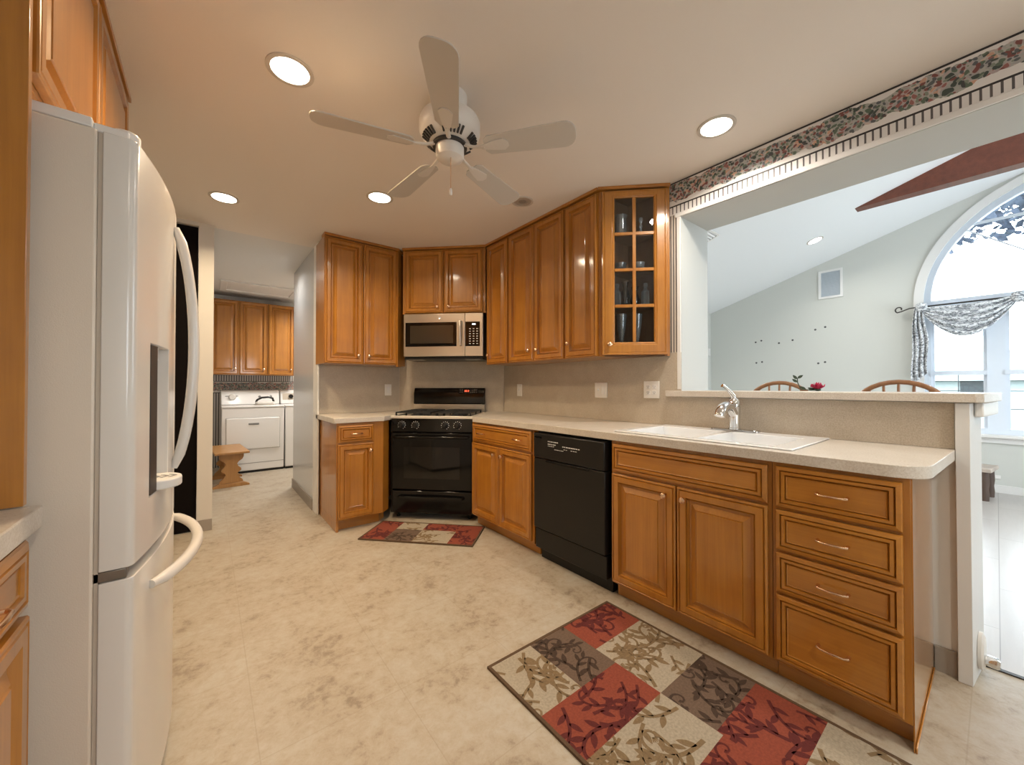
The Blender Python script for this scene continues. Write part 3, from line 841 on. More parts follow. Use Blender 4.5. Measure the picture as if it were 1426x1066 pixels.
# ------------------------------------------------------------------ stove
r = thing('gas_stove', 'black gas range set across the kitchen corner under the microwave', 'stove', dpt(-1.092, 4.63), RD)
HW = 0.372
obj('body', bx(-HW, HW, 0.035, 0.60, 0.05, 0.885), BLACK, r, bevel=0.003)
for sx in (-1, 1):
    for yy in (0.08, 0.55):
        obj('leveling_foot', lathe(B(), [(0.018, 0.0), (0.018, 0.012), (0.010, 0.014), (0.010, 0.049)], (sx*0.33, yy, 0), 12), BLACKS, r)
od = obj('oven_door', bx(-HW+0.004, HW-0.004, -0.008, 0.034, 0.262, 0.762), BLACK, r, bevel=0.006)
obj('window', bx(-0.25, 0.26, -0.0105, -0.0083, 0.36, 0.64), BLACKG, od, bevel=0.001)
obj('door_handle', tube(B(), [(-0.33, -0.008, 0.728), (-0.33, -0.038, 0.728), (-0.30, -0.048, 0.728), (0.30, -0.048, 0.728), (0.33, -0.038, 0.728), (0.33, -0.008, 0.728)], 0.011, 12), BLACK, od)
dr = obj('storage_drawer', bx(-HW+0.004, HW-0.004, -0.006, 0.034, 0.055, 0.252), BLACK, r, bevel=0.006)
obj('drawer_handle', tube(B(), [(-0.29, -0.006, 0.198), (-0.28, -0.03, 0.200), (0, -0.042, 0.202), (0.28, -0.03, 0.200), (0.29, -0.006, 0.198)], 0.012, 10), BLACK, dr)
cp = obj('control_panel', extrude_poly(B(), [(-HW+0.002, -0.014, 0.772), (-HW+0.002, 0.034, 0.772), (-HW+0.002, 0.034, 0.886), (-HW+0.002, 0.012, 0.886)], (2*HW-0.004, 0, 0)), BLACK, r, bevel=0.004)
for kx in (-0.27, -0.145, 0.125, 0.235):
    kb = lathe(B(), [(0.030, 0.0), (0.030, -0.006), (0.024, -0.010), (0.021, -0.030), (0.017, -0.033)], (0, 0, 0), 20, 'Y')
    box(kb, -0.004, 0.004, -0.037, -0.012, -0.020, 0.020)
    xform(kb, Matrix.Translation((kx, -0.002, 0.829)) @ Matrix.Rotation(radians(-13), 4, 'X'))
    ko = obj('knob', kb, BLACKS, cp)
    mk = B()
    for a in range(0, 300, 30):
        t = radians(a-60)
        box(mk, 0.034*cos(t)-0.0025, 0.034*cos(t)+0.0025, -0.0012, 0.0, 0.034*sin(t)-0.0025, 0.034*sin(t)+0.0025)
    xform(mk, Matrix.Translation((kx, -0.002, 0.829)) @ Matrix.Rotation(radians(-13), 4, 'X'))
    obj('dial_marks', mk, MARKS, ko)
ct = obj('cooktop', bx(-HW-0.002, HW+0.002, 0.004, 0.565, 0.8865, 0.905), BLACK, r, bevel=0.004)
obj('front_trim', bx(-HW-0.003, HW+0.003, -0.006, 0.018, 0.886, 0.911), SILV, r, bevel=0.004)
for sx in (-1, 1):
    obj('side_trim', bx(min(sx*HW, sx*(HW-0.02)), max(sx*HW, sx*(HW-0.02)), 0.019, 0.53, 0.9055, 0.912), SILV, r, bevel=0.002)
    for yy in (0.15, 0.40):
        obj('burner', lathe(B(), [(0.055, 0.9055), (0.052, 0.915), (0.038, 0.916), (0.036, 0.926), (0.03, 0.928)], (sx*0.185, yy, 0), 24), IRON, r)
    g = B()
    x0, x1 = sx*0.185-0.155, sx*0.185+0.155
    for y in (0.045, 0.275, 0.505):
        box(g, x0, x1, y-0.005, y+0.005, 0.932, 0.942)
    for x in (x0, sx*0.185, x1):
        box(g, x-0.005, x+0.005, 0.04, 0.51, 0.932, 0.942)
    for yy in (0.15, 0.40):
        box(g, x0, x1, yy-0.004, yy+0.004, 0.934, 0.944)
    for x in (x0, x1):
        for y in (0.045, 0.275, 0.505):
            box(g, x-0.006, x+0.006, y-0.006, y+0.006, 0.905, 0.934)
    obj('grate', g, IRON, r)
bgd = obj('backguard', extrude_poly(B(), [(-0.372, 0.545, 0.990), (-0.372, 0.603, 0.990), (-0.372, 0.603, 1.155), (-0.372, 0.572, 1.155), (-0.372, 0.550, 1.10)], (0.744, 0, 0)), BLACK, r, bevel=0.008)
obj('steel_band', bx(-0.368, 0.368, 0.548, 0.60, 0.906, 0.989), STEEL, r)
obj('clock_display', xform(bx(0.10, 0.30, -0.002, 0.0, -0.022, 0.028), Matrix.Translation((0, 0.551, 1.120)) @ Matrix.Rotation(radians(-18), 4, 'X')), BLACKG, bgd)
b = B()
for i, x in enumerate((0.165, 0.180, 0.200)):
    for sgx, sgz, hz in ((0, -0.007, 0), (0, 0, 1), (0, 0.007, 0), (0.008, -0.004, 2), (0.008, 0.004, 2)):
        box(b, x, x+0.008, -0.0035, -0.0022, 0.004+sgz-0.0012, 0.004+sgz+0.0012) if hz < 2 else box(b, x+0.007, x+0.009, -0.0035, -0.0022, 0.004+sgz-0.003, 0.004+sgz+0.003)
obj('clock_digits', xform(b, Matrix.Translation((0, 0.551, 1.120)) @ Matrix.Rotation(radians(-18), 4, 'X')), REDLED, bgd)
b = B()
for x in (0.115, 0.135, 0.225, 0.245, 0.265, 0.285):
    for z in (-0.012, 0.004, 0.018):
        box(b, x, x+0.009, -0.0035, -0.0022, z, z+0.005)
obj('keypad', xform(b, Matrix.Translation((0, 0.551, 1.120)) @ Matrix.Rotation(radians(-18), 4, 'X')), GREYP, bgd)

# ------------------------------------------------------------------ microwave
m_ = thing('microwave', 'stainless over-the-range microwave with black window, above the stove', 'microwave', dpt(-1.055, 4.95), RD)
obj('body', bx(-0.379, 0.379, 0.02, 0.36, 1.440, 1.852), BLACKS, m_, bevel=0.002)
dd = obj('door', bx(-0.381, 0.210, -0.012, 0.019, 1.452, 1.854), STEEL, m_, bevel=0.004)
wn = obj('window', bx(-0.362, 0.132, -0.0145, -0.0123, 1.545, 1.772), BLACKG, dd)
obj('inner_window', bx(-0.315, 0.10, -0.0155, -0.0147, 1.575, 1.742), mat('microwave_mesh_window', (0.035, 0.028, 0.02), 0.12, coat=0.5), wn)
obj('handle', tube(B(), [(0.172, -0.012, 1.555), (0.172, -0.040, 1.56), (0.172, -0.046, 1.60), (0.172, -0.046, 1.73), (0.172, -0.040, 1.772), (0.172, -0.012, 1.778)], 0.012, 12), STEEL, dd)
obj('round_emblem', lathe(B(), [(0.012, -0.0128), (0.012, -0.014), (0.0105, -0.0148), (0.0095, -0.0142)], (-0.03, 0, 1.815), 24, 'Y'), CHROME, dd)
kp = obj('control_panel', bx(0.2115, 0.381, -0.012, 0.019, 1.452, 1.854), STEEL, m_, bevel=0.004)
obj('keypad', bx(0.216, 0.352, -0.0145, -0.0123, 1.545, 1.772), BLACKG, kp)
b = B()
for i in range(3):
    for j in range(7):
        box(b, 0.252+i*0.034, 0.267+i*0.034, -0.0152, -0.0146, 1.565+j*0.023, 1.571+j*0.023)
obj('key_print', b, MARKS, kp)
obj('clock_display', bx(0.280, 0.312, -0.0152, -0.0146, 1.742, 1.755), WLED, kp)
u = obj('underside_vent', bx(-0.375, 0.375, 0.0, 0.34, 1.425, 1.439), BLACKS, m_)
for x in (-0.27, 0.27):
    obj('task_light', bx(x-0.07, x+0.07, 0.04, 0.11, 1.4225, 1.4248), mat('frosted_lens', (0.6, 0.58, 0.55), 0.4) if x < 0 else bpy.data.materials['frosted_lens'], u)

# ------------------------------------------------------------------ refrigerator
fr = thing('refrigerator', 'white french-door refrigerator with ice dispenser, left foreground', 'refrigerator', (0, 0, 0))
FY0, FY1 = 1.302, 2.212
FM = (FY0+FY1)/2
obj('cabinet', bx(-0.93, -0.205, FY0, FY1, 0.03, 1.775), FRIDGES, fr, bevel=0.006)
obj('base_grille', bx(-0.60, -0.19, FY0+0.02, FY1-0.02, 0.0, 0.029), GREYP, fr)
def fx(y):
    s_ = (y-FM)/((FY1-FY0)/2)
    return -0.140 + 0.050*(1-s_*s_)
def fridge_door(name, y0, y1, z0, z1, holes=None):
    b = B()
    N = 22
    ys = [y0+(y1-y0)*i/N for i in range(N+1)]
    r_ = 0.014
    zsx = [z0, z1]
    if holes: 
        hy0, hy1, hz0, hz1 = holes
        ys = sorted(set([round(y, 5) for y in ys if abs(y-hy0) > 0.006 and abs(y-hy1) > 0.006] + [hy0, hy1]))
        zsx = [z0, hz0, hz1, z1]
    def px(y):
        # rounded outer vertical edges
        e = min(y-y0, y1-y)
        x = fx(y)
        if e < r_: x -= r_ - sqrt(max(0, r_*r_-(r_-e)**2))
        return x
    extra = [y0+r_*t for t in (0.15, 0.4, 0.7, 1.0)] + [y1-r_*t for t in (0.15, 0.4, 0.7, 1.0)]
    ys = sorted(set(ys+extra))
    grid = [[b.verts.new((px(y), y, z)) for z in zsx] for y in ys]
    back = [[b.verts.new((-0.197, y, z)) for z in (z0, z1)] for y in ys]
    for i in range(len(ys)-1):
        for j in range(len(zsx)-1):
            if holes and j == 1 and ys[i] >= hy0-1e-6 and ys[i+1] <= hy1+1e-6: continue
            b.faces.new((grid[i][j], grid[i+1][j], grid[i+1][j+1], grid[i][j+1]))
        b.faces.new((back[i][0], back[i][1], back[i+1][1], back[i+1][0]))
        b.faces.new((back[i][0], back[i+1][0], grid[i+1][0], grid[i][0]))
        b.faces.new((back[i][1], grid[i][-1], grid[i+1][-1], back[i+1][1]))
    for i in (0, -1):
        b.faces.new([back[i][0]] + grid[i] + [back[i][1]])
    if holes:
        di = -0.150
        ii = [i for i, y in enumerate(ys) if hy0-1e-6 <= y <= hy1+1e-6]
        q = [b.verts.new((di, y, z)) for y in (hy0, hy1) for z in (hz0, hz1)]
        lo = [grid[i][1] for i in ii]; hi = [grid[i][2] for i in ii]
        b.faces.new((q[0], q[1], q[3], q[2]))
        b.faces.new(lo + [q[2], q[0]]); b.faces.new(hi + [q[3], q[1]])
        b.faces.new((lo[0], hi[0], q[1], q[0])); b.faces.new((lo[-1], hi[-1], q[3], q[2]))
    return obj(name, b, FRIDGE, fr, bevel=0.004, ang=30)
HY0, HY1, HZ0, HZ1 = 1.405, 1.610, 0.875, 1.285
ld = fridge_door('left_door', FY0, FM-0.002, 0.735, 1.772, (HY0, HY1, HZ0, HZ1))
rd = fridge_door('right_door', FM+0.002, FY1, 0.735, 1.772)
fd = fridge_door('freezer_drawer', FY0, FY1, 0.045, 0.708)
obj('door_gasket', bx(-0.2045, -0.1975, FY0+0.004, FY1-0.004, 0.05, 1.768), GASK, fr)
obj('center_hinge', bx(-0.215, -0.150, FY0+0.004, FY0+0.05, 0.7095, 0.7335), mat('hinge_metal', (0.25, 0.23, 0.21), 0.35, 0.9), fr, bevel=0.002)
hc = B()
box(hc, -0.36, -0.215, FY0+0.004, FY0+0.11, 1.776, 1.800); box(hc, -0.215, -0.155, FY0+0.02, FY0+0.075, 1.776, 1.797)
lathe(hc, [(0.028, 1.776), (0.028, 1.802), (0.022, 1.806)], (-0.165, FY0+0.055, 0), 20)
obj('hinge_cover', hc, WHITEP, fr, bevel=0.003)
# dispenser
obj('control_strip', extrude_poly(B(), [(fx(HY0)+0.0015, HY0+0.001, HZ0+0.004), (fx(HY0+0.055)+0.0015, HY0+0.055, HZ0+0.004), (fx(HY0+0.055)+0.0015, HY0+0.055, HZ1-0.004), (fx(HY0)+0.0015, HY0+0.001, HZ1-0.004)], (-0.004, 0, 0)), DGREY, ld)
obj('nozzle', prism(B(), [(-0.148, 1.490), (-0.116, 1.500), (-0.116, 1.560), (-0.148, 1.570)], 1.245, 1.286), WHITEP, ld, bevel=0.003)
obj('paddle', bx(-0.148, -0.140, 1.510, 1.550, 1.13, 1.235), WHITEP, ld, bevel=0.002)
tr = [(-0.148, 1.462)] + [(-0.110+0.052*sin(a), 1.530-0.068*cos(a)) for a in [pi*i/12 for i in range(13)]] + [(-0.148, 1.598)]
tray = obj('drip_tray', prism(B(), tr, 0.878, 0.905), WHITEP, ld, bevel=0.004)
b = B()
for i in range(3):
    extrude_poly(b, [(-0.125+i*0.018, 1.508, 0.9055), (-0.118+i*0.018, 1.508, 0.9055), (-0.105+i*0.018, 1.530, 0.9055), (-0.112+i*0.018, 1.530, 0.9055)], (0, 0, 0.0006))
    extrude_poly(b, [(-0.125+i*0.018, 1.552, 0.9055), (-0.118+i*0.018, 1.552, 0.9055), (-0.105+i*0.018, 1.5305, 0.9055), (-0.112+i*0.018, 1.5305, 0.9055)], (0, 0, 0.0006))
obj('tray_slots', b, GREYP, tray)
def bow(p0, p1, out, n=18, flat=0.0):
    pts = []
    for i in range(n+1):
        t = i/n
        p = Vector(p0).lerp(Vector(p1), t)
        o_ = out*(1-(2*t-1)**2)**0.75 if 0 < t < 1 else 0
        p.x += o_ 
        pts.append(p)
    return pts
yh = FM-0.055
obj('door_handle', tube(B(), bow((fx(yh)+0.004, yh, 0.900), (fx(yh)+0.004, yh, 1.700), 0.049), [0.010]+[0.0145]*17+[0.010], 14), FRIDGE, ld)
yh = FM+0.055
obj('door_handle', tube(B(), bow((fx(yh)+0.004, yh, 0.900), (fx(yh)+0.004, yh, 1.700), 0.049), [0.010]+[0.0145]*17+[0.010], 14), FRIDGE, rd)
pts = []
for i in range(21):
    t = i/20; y = FY0+0.11+(FY1-FY0-0.22)*t
    pts.append((fx(y)+0.004+0.062*(1-(2*t-1)**2)**0.7 if 0 < t < 1 else fx(y)+0.004, y, 0.640))
obj('drawer_handle', tube(B(), pts, [0.011]+[0.016]*19+[0.011], 14), FRIDGE, fd)

# ------------------------------------------------------------------ ceiling fan
fn = thing('ceiling_fan', 'white five-blade ceiling fan with pull chain, middle of the kitchen ceiling', 'ceiling fan', (0.862, 1.545, CZ))
obj('canopy', lathe(B(), [(0.078, -0.001), (0.078, -0.055), (0.066, -0.085), (0.050, -0.099)], n=36), FANW, fn)
mh = obj('motor_housing', lathe(B(), [(0.055, -0.100), (0.105, -0.104), (0.132, -0.114), (0.138, -0.128), (0.138, -0.168), (0.130, -0.187), (0.110, -0.205), (0.085, -0.222), (0.070, -0.226)], n=48), FANW, fn)
for i in range(40):
    a = 2*pi*i/40
    if i % 8 in (0, 7): continue
    sb = bx(0.090, 0.126, -0.0034, 0.0034, -0.004, 0.004)
    xform(sb, Matrix.Rotation(a, 4, 'Z') @ Matrix.Translation((0, 0, -0.2115)) @ Matrix.Translation((0.108, 0, 0)) @ Matrix.Rotation(radians(-39), 4, 'Y') @ Matrix.Translation((-0.108, 0, 0)))
    obj('cooling_slot', sb, VENTD, mh)
obj('flywheel', lathe(B(), [(0.078, -0.2265), (0.078, -0.238), (0.066, -0.2385)], n=36), VENTD, fn)
obj('switch_housing', lathe(B(), [(0.064, -0.239), (0.064, -0.272), (0.060, -0.287), (0.045, -0.298), (0.015, -0.303)], n=36), FANW, fn)
pc = obj('pull_chain', tube(B(), [(-0.012, -0.03, -0.299), (-0.012, -0.03, -0.44)], 0.0016, 6), BRASS, fn)
obj('chain_bob', lathe(B(), [(0.003, 0.012), (0.006, 0.004), (0.0075, -0.008), (0.006, -0.018), (0.002, -0.021)], (-0.012, -0.03, -0.452), 12), FANW, pc)
BL0, BL1, BWd = 0.165, 0.570, 0.066
for i, ang in enumerate((21, 93, 165, 237, 309)):
    pts = []
    w0, w1 = 0.050, BWd
    pts += [(BL0, -w0*0.6), (BL0+0.02, -w0), (BL1-0.05, -w1)]
    for kx in range(1, 6):
        a = -pi/2 + (pi/2)*kx/5
        pts.append((BL1-0.05+0.05*cos(a), -w1+0.05+0.05*sin(a)))
    pts2 = [(x, -y) for x, y in pts[::-1]]
    M = Matrix.Rotation(radians(ang), 4, 'Z') @ Matrix.Translation((0, 0, -0.250)) @ Matrix.Rotation(radians(-12), 4, 'X')
    bl = obj('blade', xform(prism(B(), pts+pts2, -0.003, 0.003), M), FANB, fn, bevel=0.0015)
    ib = B()
    prism(ib, [(0.20, -0.022), (0.255, -0.030), (0.275, -0.012), (0.275, 0.012), (0.255, 0.030), (0.20, 0.022), (0.15, 0.010), (0.15, -0.010)], -0.0075, -0.0035)
    xform(ib, M)
    M2 = Matrix.Rotation(radians(ang), 4, 'Z')
    tb = tube(B(), [(0.070, 0, -0.233), (0.11, 0, -0.248), (0.165, 0, -0.2555)], [0.011, 0.010, 0.009], 8, sy=0.6)
    xform(tb, M2)
    me_ = bpy.data.meshes.new('t'); tb.to_mesh(me_); tb.free(); ib.from_mesh(me_); bpy.data.meshes.remove(me_)
    obj('blade_iron', ib, FANI, bl)

# ------------------------------------------------------------------ recessed lights
def downlight(x, y, label, r=0.090, lit=True, power=30, normal=None, z=CZ, lens=None, color=WARM):
    t = thing('recessed_light', label, 'ceiling light', (x, y, z), 0, 'recessed ceiling lights')
    ringp = [(r*0.80, -0.0008), (r*0.80, -0.005), (r*0.92, -0.007), (r, -0.004), (r, -0.0008)]
    obj('trim_ring', lathe(B(), ringp, n=36, caps=False), CANT, t)
    if lit:
        obj('lens', lathe(B(), [(r*0.79, -0.0010), (r*0.79, -0.0035), (r*0.4, -0.0055), (0.004, -0.006)], n=32), lens or LENS, t)
        l = lamp('recessed_light_beam', (0, 0, -0.012), power, r*1.5, color)
        l.parent = t
    else:
        obj('baffle', lathe(B(), [(r*0.79, -0.0010), (r*0.79, -0.004), (r*0.62, -0.0045), (r*0.60, -0.002), (0.003, -0.0015)], n=32), mat('can_baffle', (0.42, 0.36, 0.30), 0.5), t)
        obj('dark_bulb', lathe(B(), [(r*0.36, -0.0022), (r*0.30, -0.0055), (0.004, -0.0065)], n=24), mat('unlit_bulb', (0.30, 0.26, 0.21), 0.4), t)
    if normal is not None:
        t.rotation_euler = normal
    return t
PW = 14
downlight(0.264, 1.834, 'lit round recessed light nearest the refrigerator, left of the fan', power=PW, color=(1.0, 0.70, 0.40))
downlight(0.083, 3.365, 'lit round recessed light by the hall opening, farthest left on the kitchen ceiling', power=PW)
downlight(0.940, 2.682, 'lit round recessed light behind the fan blade, in front of the stove', power=PW, color=(1.0, 0.80, 0.55))
downlight(1.764, 2.105, 'unlit round recessed light behind the fan, close to the right wall cabinets', 0.078, lit=False)
downlight(2.030, 0.880, 'lit round recessed light near the wallpaper border above the sink', power=12, color=(1.0, 0.90, 0.78))
th = math.atan(0.315)
downlight(5.845, 1.375, 'lit round recessed light on the sloped dining room ceiling', 0.085, power=10, z=dz(1.375)-0.001, normal=(-(-th), 0, 0) if False else (-th, 0, 0), lens=LENSD, color=(1, 0.95, 0.88))
# unseen fill lamps added behind the camera and in dining; laundry and hall lamps
lamp('rear_fill_lamp', (0.5, -0.9, 2.49), 15, 0.14, (1.0, 0.88, 0.72))
lamp('rear_fill_lamp', (1.7, -0.9, 2.49), 15, 0.14, (1.0, 0.88, 0.72))
lamp('dining_fill_lamp', (4.0, 2.45, dz(2.45)-0.02), 26, 0.16, (1.0, 0.95, 0.88), (-math.atan(0.315), 0, 0))
lamp('dining_fill_lamp', (4.2, -1.2, dz(-1.2)-0.02), 26, 0.16, (1.0, 0.95, 0.88), (-math.atan(0.315), 0, 0))
lamp('laundry_ceiling_lamp', (1.25, 5.9, 2.47), 26, 0.25, (1.0, 0.93, 0.84))
lamp('hall_ceiling_lamp', (0.42, 4.75, 2.49), 7, 0.16, (1.0, 0.93, 0.84))

# ------------------------------------------------------------------ wall plates
def wall_plate(label, loc, rz, gangs, name='outlet', cat='outlet'):
    t = thing(name, label, cat, loc, rz)
    w = 0.07+0.046*(len(gangs)-1)
    obj('cover_plate', bx(-w/2, w/2, -0.006, 0, -0.058, 0.058), WHITEP, t, bevel=0.002)
    for i, g in enumerate(gangs):
        x = (i-(len(gangs)-1)/2)*0.046
        if g == 'o':
            for z in (-0.02, 0.02):
                o_ = obj('socket', bx(x-0.015, x+0.015, -0.0085, -0.0061, z-0.013, z+0.013), WHITEAP, t, bevel=0.003)
                b = B()
                box(b, x-0.0075, x-0.005, -0.0090, -0.0086, z-0.001, z+0.008); box(b, x+0.005, x+0.0075, -0.0090, -0.0086, z-0.001, z+0.008)
                box(b, x-0.0025, x+0.0025, -0.0090, -0.0086, z-0.009, z-0.004)
                obj('slots', b, VENTD, o_)
        elif g == 's':
            obj('toggle', extrude_poly(B(), [(x-0.005, -0.0061, -0.006), (x-0.005, -0.0061, 0.010), (x-0.005, -0.017, 0.012), (x-0.005, -0.017, 0.005)], (0.010, 0, 0)), WHITEAP, t)
        else:
            obj('rocker', bx(x-0.016, x+0.016, -0.010, -0.0061, -0.032, 0.032), WHITEAP, t, bevel=0.002)
    return t
wall_plate('single white switch plate on the splashback left of the stove', (1.462, 3.9085, 1.135), 0, ['r'], 'switch_plate', 'switch')
wall_plate('single white switch plate on the splashback just right of the stove corner', (2.3685, 2.866, 1.135), RR, ['s'], 'switch_plate', 'switch')
wall_plate('double white plate with switch and outlet, middle of the right splashback', (2.3685, 1.886, 1.142), RR, ['s', 'r'], 'switch_plate', 'switch')
wall_plate('double white outlet plate with four sockets beside the pass-through', (2.3685, 1.458, 1.148), RR, ['o', 'o'])
t = tag(obj('cable_jack', bx(-0.02, 0.02, -0.006, 0, -0.02, 0.02), WHITEP, bevel=0.002), 'tiny white jack low on the dining wall under the window', 'outlet')
t.location = (6.839, 0.0, 0.17); t.rotation_euler = (0, 0, RR)

# ------------------------------------------------------------------ rugs
RUGC = {'r': (0.235, 0.050, 0.026), 'R': (0.10, 0.014, 0.012), 'b': (0.135, 0.088, 0.060), 'B': (0.055, 0.032, 0.020), 'c': (0.36, 0.31, 0.235), 'C': (0.20, 0.135, 0.070), 'e': (0.10, 0.058, 0.030)}
RUGM = []; RUGI = {}
for k_, v_ in RUGC.items():
    RUGI[k_] = len(RUGM); RUGM.append(mat('rug_pile_'+str(len(RUGM)), v_, 0.95, var=0.16, vscale=120, bump=0.6, bscale=500))
def flat(bm, pts, z, mi, clip=None):
    if clip:
        x0, x1, y0, y1 = clip
        for ax, lim, sg in ((0, x0, 1), (0, x1, -1), (1, y0, 1), (1, y1, -1)):
            out = []
            for i in range(len(pts)):
                p, q = pts[i], pts[(i+1) % len(pts)]
                ip = (p[ax]-lim)*sg >= 0; iq = (q[ax]-lim)*sg >= 0
                if ip: out.append(p)
                if ip != iq:
                    t_ = (lim-p[ax])/(q[ax]-p[ax]); out.append((p[0]+(q[0]-p[0])*t_, p[1]+(q[1]-p[1])*t_))
            pts = out
            if len(pts) < 3: return
    f_ = bm.faces.new([bm.verts.new((x, y, z)) for x, y in pts]); f_.material_index = mi
def stroke(bm, path, widths, z, mi, clip):
    for i in range(len(path)-1):
        (x0, y0), (x1, y1) = path[i], path[i+1]
        L = math.hypot(x1-x0, y1-y0) or 1e-6
        nx, ny = -(y1-y0)/L, (x1-x0)/L
        a, b_ = widths[i]/2, widths[i+1]/2
        flat(bm, [(x0+nx*a, y0+ny*a), (x0-nx*a, y0-ny*a), (x1-nx*b_, y1-ny*b_), (x1+nx*b_, y1+ny*b_)], z, mi, clip)
def leaf_shape(cx, cy, a, L, w):
    pts = []
    for i in range(9):
        t_ = i/8; pts.append((t_*L, w*sin(pi*t_)**0.8*(1-0.3*t_)))
    for i in range(7, 0, -1):
        t_ = i/8; pts.append((t_*L, -w*sin(pi*t_)**0.8*(1-0.3*t_)*0.8))
    return [(cx+x*cos(a)-y*sin(a), cy+x*sin(a)+y*cos(a)) for x, y in pts]
def scroll(bm, x, y, a, S, z, mi, clip, flip=1):
    """curling stem that ends in a spiral, with leaves along it"""
    path = []; ang = a; px, py = x, y; wd = []
    N = 46
    for i in range(N):
        t_ = i/(N-1)
        path.append((px, py)); wd.append(S*0.085*(1-0.45*t_) + (S*0.05 if t_ > 0.93 else 0))
        step = S*0.062*(1-0.66*t_)
        ang += flip*(0.015 + 0.33*t_**1.3)
        px += cos(ang)*step; py += sin(ang)*step
    stroke(bm, path, wd, z, mi, clip)
    for j, (i, sd) in enumerate(((3, 1), (7, -1), (11, 1), (15, -1), (19, -1))):
        (qx, qy), (rx, ry) = path[i], path[i+1]
        aa = math.atan2(ry-qy, rx-qx) + sd*flip*0.85
        flat(bm, leaf_shape(qx, qy, aa, S*0.36, S*0.085), z, mi, clip)
def rug(name, label, patches, W_, L_, loc, rz, seed):
    random.seed(seed)
    bm = B(); T = 0.009
    e = 0.012
    box(bm, 0, W_, 0, L_, 0.0, T-0.0015, RUGI['e'])
    # thin bound edge, very slightly proud
    for q in ((0, W_, 0, e), (0, W_, L_-e, L_), (0, e, e, L_-e), (W_-e, W_, e, L_-e)):
        box(bm, q[0], q[1], q[2], q[3], T-0.0014, T+0.001, RUGI['e'])
    for (x0, x1, y0, y1, c_) in patches:
        x0 = max(x0, e); x1 = min(x1, W_-e); y0 = max(y0, e); y1 = min(y1, L_-e)
        flat(bm, [(x0, y0), (x1, y0), (x1, y1), (x0, y1)], T-0.0006, RUGI[c_])
        up = c_.upper(); S = 0.17
        clip = (x0, x1, y0, y1)
        n_ = max(4, int((x1-x0)*(y1-y0)/0.0075))
        for q in range(n_):
            sx_ = x0+(x1-x0)*((q*0.618+random.random()*0.3) % 1.0); sy_ = y0+(y1-y0)*((q/n_+random.random()*0.2) % 1.0)
            scroll(bm, sx_, sy_, random.uniform(0, 6.28), S*random.uniform(0.75, 1.1), T-0.0003+q*0.00003, RUGI[up], clip, random.choice((-1, 1)))
    me = bpy.data.meshes.new(name); bm.to_mesh(me); bm.free()
    for m__ in RUGM: me.materials.append(m__)
    o = bpy.data.objects.new(name, me); link(o)
    o.location = loc; o.rotation_euler = (0, 0, rz)
    tag(o, label, 'rug', 'patchwork scroll rugs')
    return o
RX0, RY0 = 0.915, 0.110
def P(x0, x1, y0, y1, c_): return (x0-RX0, x1-RX0, y0-RY0, y1-RY0, c_)
rug('patchwork_rug', 'large red, brown and cream patchwork scroll rug in front of the sink cabinets', [
    P(1.353, 1.70, 1.11, 1.32, 'r'), P(1.14, 1.353, 1.005, 1.32, 'b'), P(0.915, 1.14, 1.005, 1.32, 'c'),
    P(1.353, 1.70, 0.80, 1.11, 'c'), P(0.915, 1.353, 0.80, 1.005, 'r'),
    P(1.353, 1.70, 0.595, 0.80, 'b'), P(0.915, 1.353, 0.575, 0.80, 'c'),
    P(1.353, 1.70, 0.372, 0.595, 'r'), P(1.14, 1.353, 0.372, 0.575, 'r'), P(0.915, 1.14, 0.372, 0.575, 'b'),
    P(1.353, 1.70, 0.110, 0.372, 'c'), P(0.915, 1.353, 0.110, 0.372, 'b')], 0.785, 1.21, (RX0, RY0, 0.0005), 0, 5)
# small one on the diagonal, tucked against the stove front
rug('patchwork_rug', 'small red and cream patchwork scroll rug on the floor in front of the stove', [
    (0.0, 0.20, 0.0, 0.46, 'r'), (0.20, 0.42, 0.0, 0.24, 'b'), (0.20, 0.42, 0.24, 0.46, 'c'), (0.42, 0.70, 0.0, 0.25, 'c'),
    (0.42, 0.70, 0.25, 0.46, 'r'), (0.70, 0.90, 0.0, 0.46, 'r')], 0.90, 0.40, (0.905, 3.035, 0.0005), radians(-47), 9)

# ------------------------------------------------------------------ laundry
def laundry_cab(label, x0, w, doors):
    c = thing('wall_cabinet', label, 'cabinet', (x0, 6.655, 0), 0, 'laundry wall cabinets')
    obj('body', bx(0, w, 0, 0.32, 1.335, 2.385), WOOD, c, bevel=0.0015)
    for a, b_, kx in doors:
        door(c, a, b_, 1.340, 2.380, (kx, 1.42))
laundry_cab('two-door honey maple wall cabinet over the dryer in the laundry', 0.000, 0.690, [(0.006, 0.340, 0.300), (0.346, 0.684, 0.640)])
laundry_cab('single-door honey maple wall cabinet over the washer in the laundry', 0.692, 0.345, [(0.006, 0.339, 0.295)])
def washer(name, label, x0, w, front=6.30):
    t = thing(name, label, name.replace('clothes_', ''), (x0, front, 0), 0, 'laundry machines')
    obj('body', bx(0, w, 0.0, 0.66, 0.03, 0.88), WHITEAP, t, bevel=0.012)
    obj('base', bx(0.01, w-0.01, 0.02, 0.64, 0.0, 0.029), BLACKS, t)
    obj('top', bx(-0.002, w+0.002, -0.006, 0.66, 0.8815, 0.905), WHITEAP, t, bevel=0.008)
    cons = obj('console', extrude_poly(B(), [(0.0, 0.46, 0.906), (0.0, 0.66, 0.906), (0.0, 0.66, 1.115), (0.0, 0.58, 1.120), (0.0, 0.53, 1.105)], (w, 0, 0)), WHITEAP, t, bevel=0.012)
    return t, cons
t, cons = washer('clothes_dryer', 'white front-door dryer with wide console in the laundry', 0.148, 0.710)
b = rings_panel(B(), 0.045, 0.655, 0.32, 0.745, [(0, 0.001), (0, 0.009), (0.008, 0.016), (0.02, 0.017)])
